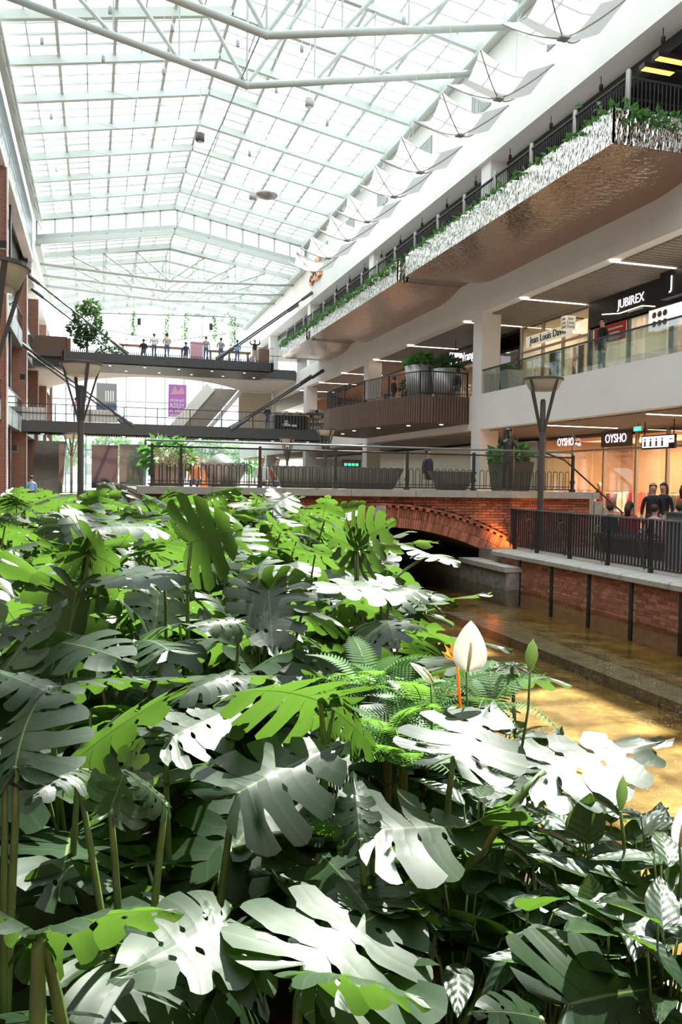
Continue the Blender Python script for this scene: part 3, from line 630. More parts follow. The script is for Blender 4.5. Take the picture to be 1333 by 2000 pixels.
# ------------------------------------------------------------------ inverted umbrella sails
def sail_mesh():
    n=10; vv=[];ff=[]; A,B_,H=1.3,1.2,.62
    for i in range(n+1):
        for j in range(n+1):
            u,v=-1+2*i/n,-1+2*j/n
            uu=u*(1-.10*(1-v*v)*abs(u)); v2=v*(1-.10*(1-u*u)*abs(v))    # scalloped edges
            z=.30*(abs(u)**1.4+abs(v)**1.4)+.16*abs(u*v)
            vv.append((uu*A,v2*B_,z))
    for i in range(n):
        for j in range(n): k0=i*(n+1)+j; ff.append((k0,k0+1,k0+n+2,k0+n+1))
    return MB().add(vv,ff).mesh('canopy','sail_cloth',True,False)
SM=sail_mesh()
rib=[]
for sx,sy in ((1,1),(1,-1),(-1,1),(-1,-1)):
    pts=[(sx*1.3*t,sy*1.2*t,.60*t**1.4+.16*t*t-.03) for t in [i/6 for i in range(7)]]
    rib.append(MB().tube(pts,.022,6).mesh('rib','zinc_pot'))
hubm=MB().box(-.14,.14,-.14,.14,-.07,-.02).mesh('hub_plate','zinc_pot'); rod=MB().tube([(0,0,0),(0,0,5.2)],.012,5).mesh('hanger_rod','white_steel')
SY=[21.0,24.9,27.9,31.7,34.75,38.5,41.8,45.5,48.8]
ords=['first and largest','second','third','fourth','fifth','sixth','seventh','eighth','ninth and farthest']
for y,l in zip(SY,ords):
    o=thing('fabric_sail','white inverted umbrella sail under the roof, %s from the viewer'%l,'sail',(12.6,y,14.3),R.uniform(-.04,.04),'white roof sails')
    link('canopy',SM,o)
    for r_ in rib: link('rib',r_,o)
    link('hub_plate',hubm,o)
    for sx in (-1,1): link('hanger_rod',rod,o,(sx*1.25,1.15,.75))
# ------------------------------------------------------------------ glass roof
XL,XR,XM=-4.0,15.4,5.5
def roofz(x,ze,zr): return zr-(zr-ze)*abs(x-XM)/(XR-XM if x>XM else XM-XL)
def rafter(mb,y,ze,zr,w,h):
    mb.bar((XL,y,ze),(XM,y,zr),w,h); mb.bar((XM,y,zr),(XR,y,ze),w,h)
BAY=3.77; YE=62.1
def glassroof(name,label,ya,nb,ze,zr,npart,seed):
    o=struct(empty(name,(XM,ya,ze)),label); yb=ya-nb*BAY if nb>0 else ya
    ys=[ya-BAY*i for i in range(nb+1)]
    for y in ys:
        m=MB(); rafter(m,y,ze,zr,.22,.38); m.build('rafter','white_steel',o)
    nx=8; my=4; cells=[]
    for side in (0,1):
        for i in range(nx):
            for b in range(nb):
                for j in range(my): cells.append((side,i,b*my+j))
    # purlins along the roof: heavy ones and thin glazing bars
    for side in (0,1):
        for i in range(nx+1):
            x=XM+(XR-XM)*i/nx if side else XM+(XL-XM)*i/nx
            if i==0 and side: continue
            z=roofz(x,ze,zr); hv=i%2==0
            MB().box(x-(.07 if hv else .03),x+(.07 if hv else .03),ys[-1],ys[0],z+.10 if hv else z+.17,z+.26).build('purlin' if hv else 'glazing_bar','white_steel',o)
    for b in range(nb):
        for j in range(1,my):
            y=ys[b]-BAY*j/my; m=MB(); m.bar((XL,y,ze+.2),(XM,y,zr+.2),.05,.09); m.bar((XM,y,zr+.2),(XR,y,ze+.2),.05,.09); m.build('cross_bar','white_steel',o)
    cells.sort(key=lambda c:-c[2]); keep=[c for c in cells if ya-BAY/my*(c[2]+.5)>20.5][:npart] if npart<len(cells) else cells
    ks=set(keep); pm={}; rest=MB()
    for side in (0,1):
        x0=XM; x1=XM+((XR-XM) if side else (XL-XM))/nx; dz=(ze-zr)/nx; g=.04
        pm[side]=MB().add([(0,0,0),(x1-x0,0,dz),(x1-x0,-BAY/my+g,dz),(0,-BAY/my+g,0),(0,0,.012),(x1-x0,0,dz+.012),(x1-x0,-BAY/my+g,dz+.012),(0,-BAY/my+g,.012)],[(0,3,2,1),(4,5,6,7),(0,1,5,4),(1,2,6,5),(2,3,7,6),(3,0,4,7)][1:2]).mesh('pane','roof_glass',False,False)
    for c in cells:
        side,i,k=c; x=XM+((XR-XM) if side else (XL-XM))*i/nx; z=roofz(x,ze,zr)+.27; y=ya-BAY/my*k-.02
        if c in ks: link('pane',pm[side],o,(x-XM,y-ya,z-ze))
        else:
            x1=XM+((XR-XM) if side else (XL-XM))*(i+1)/nx; z1=roofz(x1,ze,zr)+.27
            rest.add([(x,y,z),(x1,y,z1),(x1,y-BAY/my+.04,z1),(x,y-BAY/my+.04,z)],[(0,1,2,3)])
    if rest.v: b=rest.build('pane_rows','roof_glass',o); b['kind']='stuff'
    return o,ys
r1,ysA=glassroof('ceiling_glass_roof','pitched glass roof on white steel rafters over the atrium',YE,19,19.7,21.5,300,1)
r2,ysB=glassroof('ceiling_glass_roof_far','lower far section of the glass roof',62.1+7*BAY,7,18.0,19.65,160,2)
# clerestory step between the two roofs
o=struct(empty('window_1',(XM,62.2,18)),'row of square clerestory windows at the step in the roof')
for i in range(17):
    x=XL+(XR-XL)*i/16; z1=roofz(x,19.7,21.5)-.1; z0=roofz(x,18.0,19.65)+.2
    MB().box(x-.07,x+.07,62.15,62.3,z0,z1).build('mullion','truss_steel',o)
    if i<16:
        xb=XL+(XR-XL)*(i+1)/16; z1b=roofz(xb,19.7,21.5)-.1; z0b=roofz(xb,18,19.65)+.2
        MB().add([(x+.08,62.22,z0+.35),(xb-.08,62.22,z0b+.35),(xb-.08,62.22,z1b-.2),(x+.08,62.22,z1-.2)],[(0,1,2,3)]).build('pane','roof_glass',o)
        MB().bar((x,62.2,z0+.3),(xb,62.2,z0b+.3),.08,.08).build('sill_bar','truss_steel',o)
m=MB(); rafter(m,62.25,18.35,20.0,.3,.35); m.build('sill_beam','truss_steel',o)
m=MB(); rafter(m,62.25,19.6,21.4,.2,.3); m.build('head_beam','truss_steel',o)
# eaves tubes and brackets
for x,n in ((XL+.1,'left'),(XR-.15,'right')):
    struct(MB().box(x-.2,x+.2,-12,62.1,19.45,19.75).tube([(x+(.25 if x<0 else -.25),-12,19.3),(x+(.25 if x<0 else -.25),62,19.3)],.06,8).build('trim_eave_'+n,'white_steel'))
    struct(MB().box(x-.2,x+.2,62.1,89,17.7,18.05).build('trim_eave_far_'+n,'white_steel'))
    for k in range(11):
        y=YE-BAY*k; struct(MB().tube([(x,y,19.4),(x+(.3 if x<0 else -.3),y,18.8),(x+(.3 if x<0 else -.3),y-.6,18.7)],.035,6).build('trim_eave_bracket','white_steel'))
# trusses: V shaped bottom chord, posts and diagonals
def truss(y,ze,zr,zn,label,r=.14,xl=XL,xr=XR,xm=XM):
    o=thing('roof_truss',label,'truss',(xm,y,zn))
    zb=ze-(.95 if ze>19 else .55)
    def bot(x): return zn+(zb-zn)*(abs(x-xm)/((xr-xm) if x>xm else (xm-xl)))
    MB().tube([(xl,y,bot(xl)),(xm,y,zn),(xr,y,bot(xr))],r,10).build('bottom_chord','truss_steel',o,True)
    MB().bar((xl,y,ze+.05),(xm,y,zr-.2),.16,.22).bar((xm,y,zr-.2),(xr,y,ze+.05),.16,.22).build('top_chord','truss_steel',o)
    for s in (-1,1):
        W=(xr-xm) if s>0 else (xm-xl)
        fr=[0,.27,.52,.76]
        for i in range(3):
            xa=xm+s*W*fr[i]; xb=xm+s*W*fr[i+1]
            MB().tube([(xa,y,bot(xa)),(xb,y,roofz(xb,ze,zr)-.2)],r*.55,8).build('diagonal','truss_steel',o)
        for i in (1,2): xa=xm+s*W*fr[i]; MB().tube([(xa,y,bot(xa)),(xa,y,roofz(xa,ze,zr)-.2)],.035,6).build('post','truss_steel',o)
    MB().tube([(xm,y,zn),(xm,y,zr-.2)],.05,8).build('king_post','truss_steel',o)
    MB().ball((xm,y,zn),.15,10,6).build('node','truss_steel',o,True)
    return o
truss(ysA[8],19.7,21.5,16.75,'big white tubular roof truss, lower of the two near the top edge')
truss(ysA[9],19.7,21.5,16.75,'big white tubular roof truss, upper of the two near the top edge')
truss(ysA[10],19.7,21.5,16.75,'white tubular roof truss overhead beyond the top edge')
truss(66.0,18,19.65,17.0,'white roof truss under the far roof, nearest of three',.11)
truss(69.7,18,19.65,17.0,'white roof truss under the far roof, middle of three',.11)
truss(73.4,18,19.65,17.0,'white roof truss under the far roof, farthest of three',.11)
# longitudinal tie under the ridge and cross wires
tag(MB().tube([(XM-.2,ysA[9],16.75),(XM-.3,62,18.9)],.03,6).build('tie_rod','grey_steel'),'thin grey tie rod running lengthwise under the roof ridge','rod')
for i in range(1,7):
    y=ysA[i]; w_=tag(MB().tube([(XL+.3,y-.4,19.4),(XM,y-.4,18.35),(XR-.3,y-.4,19.4)],.014,5).build('cross_wire','white_steel'),'thin white wire stretched across under the roof glass, %s from the far end'%ordn(i-1),'wire','cross wires under the roof')
# hanging things under the roof
o=thing('speaker_dish','round grey dish loudspeaker hanging under the roof','loudspeaker',tuple(at(521,380,46)))
c=at(521,380,46); MB().lathe([(.1,.14),(.45,.10),(.64,.0),(.6,-.10),(.3,-.22),(.02,-.25)],c,24).build('dish','zinc_pot',o,True); MB().tube([c+Vector((0,0,.1)),c+Vector((0,0,6.0))],.02,6).build('rod','white_steel',o)
for (u,v,d,l) in ((391,268,36,'dark camera lamp hanging under the roof ridge'),(605,200,36,'small round spotlight hanging right of the ridge'),(494,383,45,'small round spotlight beside the grey dish loudspeaker')):
    c=at(u,v,d); o=thing('roof_spot',l,'lamp',tuple(c)); MB().lathe([(.05,.2),(.2,.15),(.2,-.15),(.16,-.2)],c,14).build('housing','anthracite' if u==391 else 'zinc_pot',o,True); MB().lathe([(.13,0),(.13,-.01)],c+Vector((0,0,-.2)),12).build('lens','white_paint',o); MB().tube([c+Vector((0,0,.1)),Vector((c.x,c.y,roofz(c.x,19.7,21.5)-.1))],.02,5).build('rod','white_steel',o)
for i,(u,v,d) in enumerate(((82,80,34),(82+120,115,34),(215,20,30),(337,55,30),(465,85,33),(523,60,30),(590,95,32),(790,40,33),(540,176,38),(640,240,38),(488,300,40),(320,140,34),(100,228,42),(110,330,50))):
    c=at(u,v,d); o=thing('pendant_spot','small grey pendant spotlight under the roof glass, '+('upper left corner','upper left beside the first truss','at the top edge left','at the top edge left of centre','under the upper truss','at the upper truss node','right of the upper truss node','far right near the top','just below the lower truss node','right half in the middle','right of the dark camera lamp','left of the lower truss','at the left wall, upper','at the left wall, lower')[i],'lamp',tuple(c),0,'pendant spotlights under the roof')
    MB().lathe([(.06,.14),(.07,.1),(.07,-.12),(.05,-.14)],c,10).build('housing','zinc_pot',o,True); MB().tube([c+Vector((0,0,.1)),Vector((c.x,c.y,max(c.z+.4,roofz(c.x,19.7,21.5)+.28)))],.012,5).build('rod','white_steel',o)
# ------------------------------------------------------------------ left hand building
struct(MB().box(-14,-5.05,-12,92,0,21.5).build('wall_left','anthracite'),'dark steel and glass wall of the left building')
struct(MB().box(-5.05,-4.35,-12,92,4.35,5.3).build('trim_left_level_one','grey_steel'),'grey slab edge of the left first floor')
struct(MB().box(-5.05,-4.35,-12,92,9.6,10.6).build('trim_left_level_two','grey_steel'),'grey slab edge of the left second floor')
struct(MB().box(-5.05,-4.25,-12,62,17.0,19.5).build('wall_left_top','grey_steel'),'grey cladding band under the left eaves')
struct(MB().box(-4.75,-4.2,-12,62,16.55,16.98).build('trim_left_top','white_plaster'),'white band below the grey cladding on the left')
struct(MB().box(-5.05,-4.3,62,92,15.5,18).build('wall_left_far_top','white_plaster'))
for y in (9,20.5,32,43.3,55.6,66.5,77.5,88):
    struct(MB().box(-5.05,-4.15,y,y+1.0,0,16.5 if y<50 else 14.9).build('wall_brick_pillar','brick_tex'),'red brick pillar of the left building')
    struct(MB().box(-4.15,-4.08,y-.06,y+.02,0,16.5 if y<50 else 14.9).build('trim_pillar_edge','white_plaster'))
for y in (14.5,26,38,49.3,61,72):
    struct(MB().box(-5.05,-4.5,y,y+.5,0,17).build('trim_steel_column','dark_steel'))
k=0
for y in (1,10.2,21.7,33.2,44.5,56.8,67.7):
    for z0,z1 in ((.3,4.2),(5.4,9.5),(10.7,14.2)):
        k+=1; w_=struct(empty('window_%d'%(k+1),(-5.0,y,z0)),'tall glazed bay of the left building')
        MB().box(-5.04,-5.0,y,y+9.6,z0,z1).build('pane','shop_glass',w_)
        for j in range(5): MB().box(-5.04,-4.95,y+j*2.4-.04,y+j*2.4+.04,z0,z1).build('mullion','dark_steel',w_)
        for j in range(3): MB().box(-5.04,-4.95,y,y+9.6,z0+(z1-z0)*j/2-.03,z0+(z1-z0)*j/2+.03).build('transom','dark_steel',w_)
for z,l in ((5.3,'first'),(10.6,'second')):
    o=thing('glass_balustrade','greenish glass balustrade along the left %s floor'%l,'balustrade',(-4.4,50,z)); y=33
    while y<66: MB().box(-4.42,-4.40,y+.02,y+1.95,z,z+1.0).build('glass_panel','rail_glass',o); y+=2
    MB().box(-4.44,-4.38,33,66,z+1,z+1.04).build('handrail','grey_steel',o)
for y,z,l in ((42.9,12.5,'upper'),(48.8,3.0,'lower'),(54.2,7.5,'middle')):
    o=thing('wall_lamp','small black box lamp on the left wall, %s one'%l,'lamp',(-4.3,y,z)); MB().box(-4.4,-4.1,y-.12,y+.12,z,z+.35).build('housing','black',o); MB().box(-4.38,-4.12,y-.1,y+.1,z-.012,z).build('lens','white_paint',o)
# stair going up on the left, below the bridges
o=thing('wide_stair','wide brown stair rising under the lower bridge on the left','stair',(-2.9,58,0))
for i in range(24): MB().box(-3.95,-2.0,54+i*.34,54.36+i*.34,0 if i<2 else i*.172-.3,(i+1)*.172).build('step','ceiling_slat',o)
o=thing('stair_glass_side','glass side panel of the brown stair','balustrade',(-1.9,58,0)); MB().prism([(54,0.0),(54,1.1),(62.2,5.2),(62.2,4.1)],'x',-1.92,-1.9).build('glass_panel','rail_glass',o); MB().tube([(-1.91,54,1.12),(-1.91,62.2,5.22)],.03,6).build('handrail','grey_steel',o)
# ------------------------------------------------------------------ lamp posts
def lamp_post(x,y,label,z=0,rz=0.3,s=1):
    o=thing('lamp_post',label,'lamp post',(x,y,z),rz,'V armed lamp posts'); o.scale=(s,s,s)
    MB().lathe([(.11,0),(.11,.06),(.078,.08),(.075,1.2),(.07,3.85),(.05,3.9)],(0,0,0),14).build('pole','lamp_steel',o,True,(0,0,0))
    for k in range(4):
        a=math.pi/2*k; c,s_=math.cos(a),math.sin(a)
        MB().bar((.06*c,.06*s_,3.05),(.47*c,.47*s_,4.40),.03,.075,up=(-s_,c,0)).build('arm','lamp_steel',o,False,(0,0,0))
    MB().lathe([(.30,4.12),(.36,4.14),(.47,4.36),(.485,4.40),(.455,4.41),(.34,4.18),(.02,4.16)],(0,0,0),28,0,False).add([(0,0,4.12)]+[(.30*math.cos(t*math.pi/14),.30*math.sin(t*math.pi/14),4.12) for t in range(28)],[(0,1+(t+1)%28,1+t) for t in range(28)]).build('shade','lamp_shade',o,True,(0,0,0))
    MB().lathe([(.47,4.39),(.515,4.39),(.515,4.44),(.47,4.45),(.02,4.47)],(0,0,0),28).build('rim','lamp_steel',o,False,(0,0,0))
    return o
lamp_post(11.16,19.12,'dark lamp post with V arms standing on the quay by the fence')
lamp_post(-.33,21.1,'dark lamp post with V arms rising behind the plants on the left',0,.35)
lamp_post(-1.33,11.7,'dark lamp post cut off by the left picture edge',0,.5)
struct(MB().box(-1.55,-1.11,11.48,11.92,-.45,0).build('trim_lamp_footing','concrete'))
for (u,v,d,l) in ((140,849,45,'small far lamp post under the lower bridge on the left'),(637,842,37,'small far lamp post at the right end of the lower bridge'),(562,858,46,'small far lamp post below the lower bridge, right of centre')):
    p=at(u,v,d); lamp_post(p.x,p.y,l,0,.3,.9)
# ------------------------------------------------------------------ lower (first floor) footbridge
lb=thing('footbridge','dark steel footbridge crossing at first floor level','bridge',(5,56.5,4.4))
MB().box(-4.9,15.45,55,55.25,4.42,5.12).build('front_beam','anthracite',lb); MB().box(-4.9,15.45,58.4,58.6,4.42,5.12).build('rear_beam','anthracite',lb)
MB().box(-4.9,15.45,55.25,58.4,4.9,5.05).build('deck','floor_tile',lb)
sl=MB().box(-.03,.03,0,2.6,-.14,0).mesh('soffit_slat','black'); x=-4.8
while x<15.3: link('soffit_slat',sl,lb,(x-5,55.5-56.5,.1)); x+=.16
for i in range(8): MB().lathe([(.1,0),(.1,.02)],(-3.2+i*2.5,56.2,4.33),10).build('downlight','white_light',lb)
o=thing('footbridge_railing','light bar railing on the lower footbridge','railing',(5,55.1,5.12))
b0=MB().box(-.012,.012,-.012,.012,0,1.05).mesh('bar','grey_steel'); x=-4.8
while x<15.3: link('bar',b0,o,(x-5,0,0)); x+=.22
for z in (5.6,6.17): MB().box(-4.85,15.4,55.08,55.12,z-.025,z+.025).build('rail','dark_steel',o)
for i in range(10): MB().box(-4.5+2.1*i-.03,-4.5+2.1*i+.03,55.07,55.13,5.12,6.2).build('post','dark_steel',o)
for a,b in ((-4.6,-3.0),(-.9,1.4)): MB().box(a,b,55.16,55.2,5.15,5.95).build('solid_panel','white_cloth',o)
def rod_pair(name,label,a,b,off):
    o=thing(name,label,'tie rod',tuple(a))
    for k in (0,1):
        d=Vector(off)*k; a2,b2=Vector(a)+d,Vector(b)+d; MB().tube([a2,b2],.055,8).build('rod','dark_steel',o,True); u=(b2-a2).normalized()
        MB().tube([a2-u*.1,a2+u*.9],[.13,.10],8).build('anchor','anthracite',o); MB().tube([b2-u*1.5,b2],[.09,.18],8).build('end_socket','anthracite',o)
rod_pair('tie_rods','pair of dark tie rods holding the lower footbridge from the left wall',(-4.5,55.1,9.9),(2.4,55.1,4.95),(0,3.3,0))
rod_pair('tie_rods','pair of dark tie rods holding the lower footbridge from the right gallery',(15.0,55.1,9.2),(8.7,55.1,4.95),(0,3.3,0))
rod_pair('tie_rods','pair of dark tie rods holding the upper bridge from the left wall',(-4.4,60.1,15.2),(2.2,60.1,10.3),(0,4.5,0))
rod_pair('tie_rods','pair of dark tie rods holding the upper bridge from the right wall',(15.4,60.1,15.6),(8.4,60.1,10.3),(0,4.5,0))
# ------------------------------------------------------------------ upper bridge with terrace
ub=thing('terrace_bridge','dark slatted terrace bridge crossing at second floor level','bridge',(5,63,9.5))
MB().box(-2.25,12.6,60,60.2,9.62,10.25).build('front_beam','anthracite',ub); MB().box(-2.25,-2.05,60,65,9.62,10.25).box(12.4,12.6,60,65,9.62,10.25).build('side_beam','anthracite',ub)
MB().box(-2.05,12.4,60.2,66,9.9,10.2).build('deck','wood',ub); MB().box(-4.9,15.45,64.9,65.15,9.75,10.45).build('rear_beam','anthracite',ub); MB().box(-4.9,15.45,65.1,67,10.1,10.3).build('rear_deck','floor_dark',ub)
sl=MB().box(-.03,.03,-.04,0,-.36,.42).mesh('fascia_slat','dark_steel'); x=-2.2
while x<12.6: link('fascia_slat',sl,ub,(x-5,60-63,10.0-9.5)); x+=.135
MB().box(-2.05,12.4,60.2,65,9.55,9.6).build('soffit','black',ub)
for i in range(12): MB().lathe([(.09,0),(.09,.02)],(-1.4+i*1.2,61+2.6*(i%2),9.52),8).build('downlight','white_light',ub)
o=thing('terrace_railing','thin bar railing around the upper terrace bridge','railing',(5,60.2,10.25)); b0=MB().box(-.008,.008,-.008,.008,0,1.1).mesh('bar','dark_steel'); x=8.5
while x<12.6: link('bar',b0,o,(x-5,0,0)); x+=.14
x=12.7
while x<15.4: link('bar',b0,o,(x-5,4.8,.2)); x+=.14
MB().box(-2.2,12.6,60.18,60.22,11.33,11.36).box(12.6,15.4,64.98,65.02,11.5,11.54).build('top_rail','dark_steel',o)
o=thing('planter_box','brown timber planter box at the left end of the upper bridge','planter',(-3.4,64.5,10.45)); MB().box(-4.3,-2.0,64.4,65.3,10.45,11.9).build('box','wood_slat',o); MB().box(-2.0,-1.75,64.3,65.4,10.45,11.8).build('end_post','wood',o)
o=thing('planter_box','brown timber planter box at the right end of the upper bridge','planter',(12,61,10.25)); MB().box(11.6,12.4,60.6,61.6,10.25,11.35).build('box','wood',o)
def leaf_cloud(name,label,cat,c,rad,n,size,mat,seed,trunk=None,kindlab=None,parent=None):
    rr=random.Random(seed); o=parent or thing(name,label,cat,(c[0],c[1],c[2])); g=MB(); c=Vector(c if not trunk else trunk[1])
    for i in range(n):
        d=Vector((rr.gauss(0,1),rr.gauss(0,1),rr.gauss(0,1))).normalized()*rr.uniform(.35,1)**.5
        p=c+Vector((d.x*rad[0],d.y*rad[1],d.z*rad[2])); a=(d+Vector((rr.uniform(-.8,.8),rr.uniform(-.8,.8),rr.uniform(-.8,.3)))).normalized(); b=a.orthogonal().normalized(); b=(Quaternion(a,rr.uniform(0,6.28))@b)*size*.3; L_=size*rr.uniform(.7,1.3)
        g.add([p,p+a*L_*.45+b,p+a*L_,p+a*L_*.45-b],[(0,1,2,3)])
    f=g.build('foliage',mat,o); f['kind']='stuff'
    if trunk:
        t0,t1,r_=trunk; t0,t1=Vector(t0),Vector(t1)
        MB().tube([t0,t0+(t1-t0)*.5+Vector((.05,0,0)),t1],[r_,r_*.8,r_*.4],7).build('trunk','petiole_brown',o)
        for k in range(7):
            d=Vector((rr.uniform(-1,1),rr.uniform(-1,1),rr.uniform(.1,.9))); s=t0+(t1-t0)*rr.uniform(.45,.95)
            MB().tube([s,s+Vector((d.x*rad[0],d.y*rad[1],d.z*rad[2]))*.7],[r_*.4,r_*.1],5).build('branch','petiole_brown',o)
    return o
leaf_cloud('olive_tree','dark green potted tree on the left of the upper bridge','tree',(-.6,62,10.25),(.95,.9,1.25),520,.30,'tree_leaf',4,((-.6,62,10.25),(-.6,62,12.7),.09))
tr_=[x for x in bpy.data.objects if x.name.startswith('olive_tree')][0]
for q_,(dx,dz,rx,rz_) in enumerate(((.75,1.4,.7,.5),(-.7,1.9,.6,.55),(.25,3.5,.6,.5),(-.3,1.1,.5,.4))): leaf_cloud('x','','',(-.6+dx,62,10.25+dz),(rx,.6,rz_),170,.3,'tree_leaf',60+q_,parent=tr_)
leaf_cloud('shrub','low dark green shrub beside the tree on the upper bridge','shrub',(.9,61.2,10.4),(.9,.5,.45),260,.25,'tree_leaf',5)
o=thing('long_table','long wooden table on the upper terrace, left one','table',(3.2,62,10.2)); MB().box(1.6,6.4,61.7,62.3,11.15,11.25).build('top','wood',o)
for x in (1.9,4.0,6.1): MB().box(x-.05,x+.05,61.75,62.25,10.2,11.15).build('leg','dark_steel',o)
o=thing('long_table','long wooden table on the upper terrace, right one','table',(9.2,62,10.2)); MB().box(8.0,11.2,61.7,62.3,11.1,11.2).build('top','wood',o)
for x in (8.2,9.6,11): MB().box(x-.05,x+.05,61.75,62.25,10.2,11.1).build('leg','dark_steel',o)
o=thing('menu_screen','pale purple screen panel between the terrace tables','screen',(7.2,60.9,10.2)); MB().box(6.6,7.5,60.85,60.93,10.25,11.6).build('panel','pink_cloth',o)
# white slab behind with curved edge
pts=[(-5,65.2),(15.45,65.2),(15.45,86)]+[(14.5-1.0*i,66.8+14*abs((5.2-(14.5-1.0*i))/10)**2.2) for i in range(19)]+[(-5,84)]
struct(MB().prism(pts,'z',9.55,10.1).build('floor_curved_slab','white_plaster'),'white curved slab behind the upper bridge')
# escalator block
o=thing('escalator','sloping escalator underside clad in brown behind the lower bridge','escalator',(9,74,5))
MB().add([(6.2,73,5.0),(8.4,73,5.0),(12.2,73,9.6),(10.0,73,9.6),(6.2,75,5.0),(8.4,75,5.0),(12.2,75,9.6),(10.0,75,9.6)],[(0,1,2,3),(7,6,5,4),(0,4,5,1),(1,5,6,2),(2,6,7,3),(3,7,4,0)]).build('underside','ceiling_slat',o)
MB().bar((5.8,72.9,5.0),(9.7,72.9,9.7),.12,.9).build('side_panel','white_plaster',o); MB().bar((8.9,72.9,5.2),(12.7,72.9,9.8),.1,.35).build('side_panel','white_plaster',o)
struct(MB().box(12.4,15.4,74,74.3,5.2,9.5).build('wall_far_room','cream'))
# ------------------------------------------------------------------ far end: glass wall, outdoors
eg=struct(empty('window_30',(5,92,0)),'glass end wall of the atrium')
for i in range(11): MB().box(-5+2.05*i-.06,-5+2.05*i+.06,91.9,92.1,0,18.2).build('mullion','white_steel',eg)
for z in (4.5,9.8,14): MB().box(-5,15.5,91.92,92.08,z-.06,z+.06).build('transom','white_steel',eg)
MB().box(-5,15.5,91.99,92.01,0,18).build('pane','roof_glass',eg)
M('ground_out',(.55,.55,.52),.9); M('pale_house',(.75,.74,.72),.9)
struct(MB().box(-80,100,92.2,260,-1,-.05).build('floor_outside','ground_out'))
for i,(x,y,r_) in enumerate(((2,112,2.4),(8.5,114,2.8),(14.5,108,2.2),(-4,112,2.4),(21,116,3.0))):
    leaf_cloud('street_tree','pale green street tree outside the glass end, %s from the left'%('second','third','fourth','first','fifth')[i],'tree',(x,y,0),(r_,r_,r_*1.0),700,.7,'vine',30+i,((x,y,0),(x,y,5.2),.2))
o=thing('far_building','pale building outside behind the street trees','building',(8,190,0)); MB().box(-30,60,185,200,0,14).build('walls','pale_house',o)
for i in range(14):
    for j in range(3): MB().box(-26+i*6,-23+i*6,184.9,185,2+j*4,4.4+j*4).build('window','grey_steel',o)
# banners
o=thing('banner','purple hanging banner with white lettering beneath the curved slab','banner',(7.5,80.5,7.6)); MB().box(6.7,8.4,80.5,80.53,7.5,10.6).build('cloth','purple_print',o); MB().tube([(6.8,80.5,10.6),(6.8,80.95,19.42)],.012,5).tube([(8.3,80.5,10.6),(8.3,80.95,19.18)],.012,5).build('cords','white_steel',o)
for k_,(t_,s_) in enumerate((('PRZENIEŚ',.36),('RZĘSY',.55),('W INNY',.5),('WYMIAR',.4))): textmesh('lettering',t_,s_,.004,'white_paint',o,(.05,-.03,1.45-.48*k_),FACE_NY,.85)
MB().prism([(6.9,9.6),(7.3,10.5),(7.6,9.9),(8.0,10.45),(8.25,9.7)],'y',80.47,80.49).build('picture','pink_cloth',o)
o=thing('banner','pale picture banner of a building hanging left of the purple one','banner',(.9,80.5,7.8)); MB().box(.1,1.95,80.5,80.53,7.9,10.4).build('cloth','grey_cloth',o); MB().box(.1,1.95,80.47,80.53,7.2,7.9).build('lower_strip','pale_house',o); MB().tube([(.2,80.5,10.4),(.2,80.95,18.73)],.012,5).tube([(1.85,80.5,10.4),(1.85,80.95,19.0)],.012,5).build('cords','white_steel',o)
for i in range(4): MB().box(.9+.22*i,1.02+.22*i,80.46,80.49,8.7,9.7).build('column_picture','white_paint',o)
MB().box(.1,1.95,80.46,80.49,7.95,8.5).build('lawn_picture','jeans',o)
# planted light frame hanging under the far roof
o=thing('light_gantry','thin hanging frame with spotlights and green trailing vines','light rig',(6.6,80,17))
MB().tube([(.3,80,16.75),(12.95,80,17.3)],.06,6).tube([(.3,80,15.3),(6.6,80,14.6),(12.95,80,15.8)],.04,6).build('beam','grey_steel',o)
for x in (.3,3.4,6.6,9.8,12.95): MB().tube([(x,80,17.1),(x,80,14.9)],.035,5).build('upright','grey_steel',o); MB().tube([(x,80,16.9),(x,80,18.8)],.02,5).build('hanger','grey_steel',o)
for a,b in ((.3,3.4),(3.4,6.6),(6.6,9.8),(9.8,12.95)): MB().tube([(a,80,16.9),(b,80,15.0)],.03,5).build('brace','grey_steel',o)
for x in (3.9,10.6): MB().box(x-.15,x+.15,79.8,80.1,15.9,16.5).build('spotlight','black',o)
g=MB(); rr=random.Random(9)
for x in (.3,3.4,6.4,8.2,11,12.6,12.95):
    for j in range(26): leafy(g,(x,80,17.1-j*.09*(1.4 if x>12 else 1)),3,(.10,.08,.1),.28,rr,.6)
for j in range(110): leafy(g,(.3+j*.115,80,16.75+j*.005),1,(.05,.08,.12),.22,rr)
f=g.build('vines','vine',o); f['kind']='stuff'
o=thing('wall_lettering','cluster of copper coloured sign plates high on the white wall beside the far roof','sign',(15.3,58.5,17.0))
for dy_,dz_,a_,b_ in ((0,.35,.55,.55),(.75,.1,.4,.35),(1.3,-.25,.5,.3),(.25,-.35,.45,.3),(-.5,-.1,.3,.45),(1.9,-.4,.3,.3)): MB().box(15.28,15.5,58.2+dy_-a_,58.2+dy_+a_,16.9+dz_-b_,16.9+dz_+b_).build('sign_plate','copper',o); MB().box(15.25,15.28,58.2+dy_-a_*.3,58.2+dy_+a_*.25,16.9+dz_-b_*.4,16.9+dz_+b_*.3).build('sign_mark','dark_brown',o)
# added dark sheet standing for the shade under the bridge, where the canal continues
struct(MB().box(1,13.3,26.9,27.05,-1.5,1.3).build('wall_arch_shade','mortar_dark'))
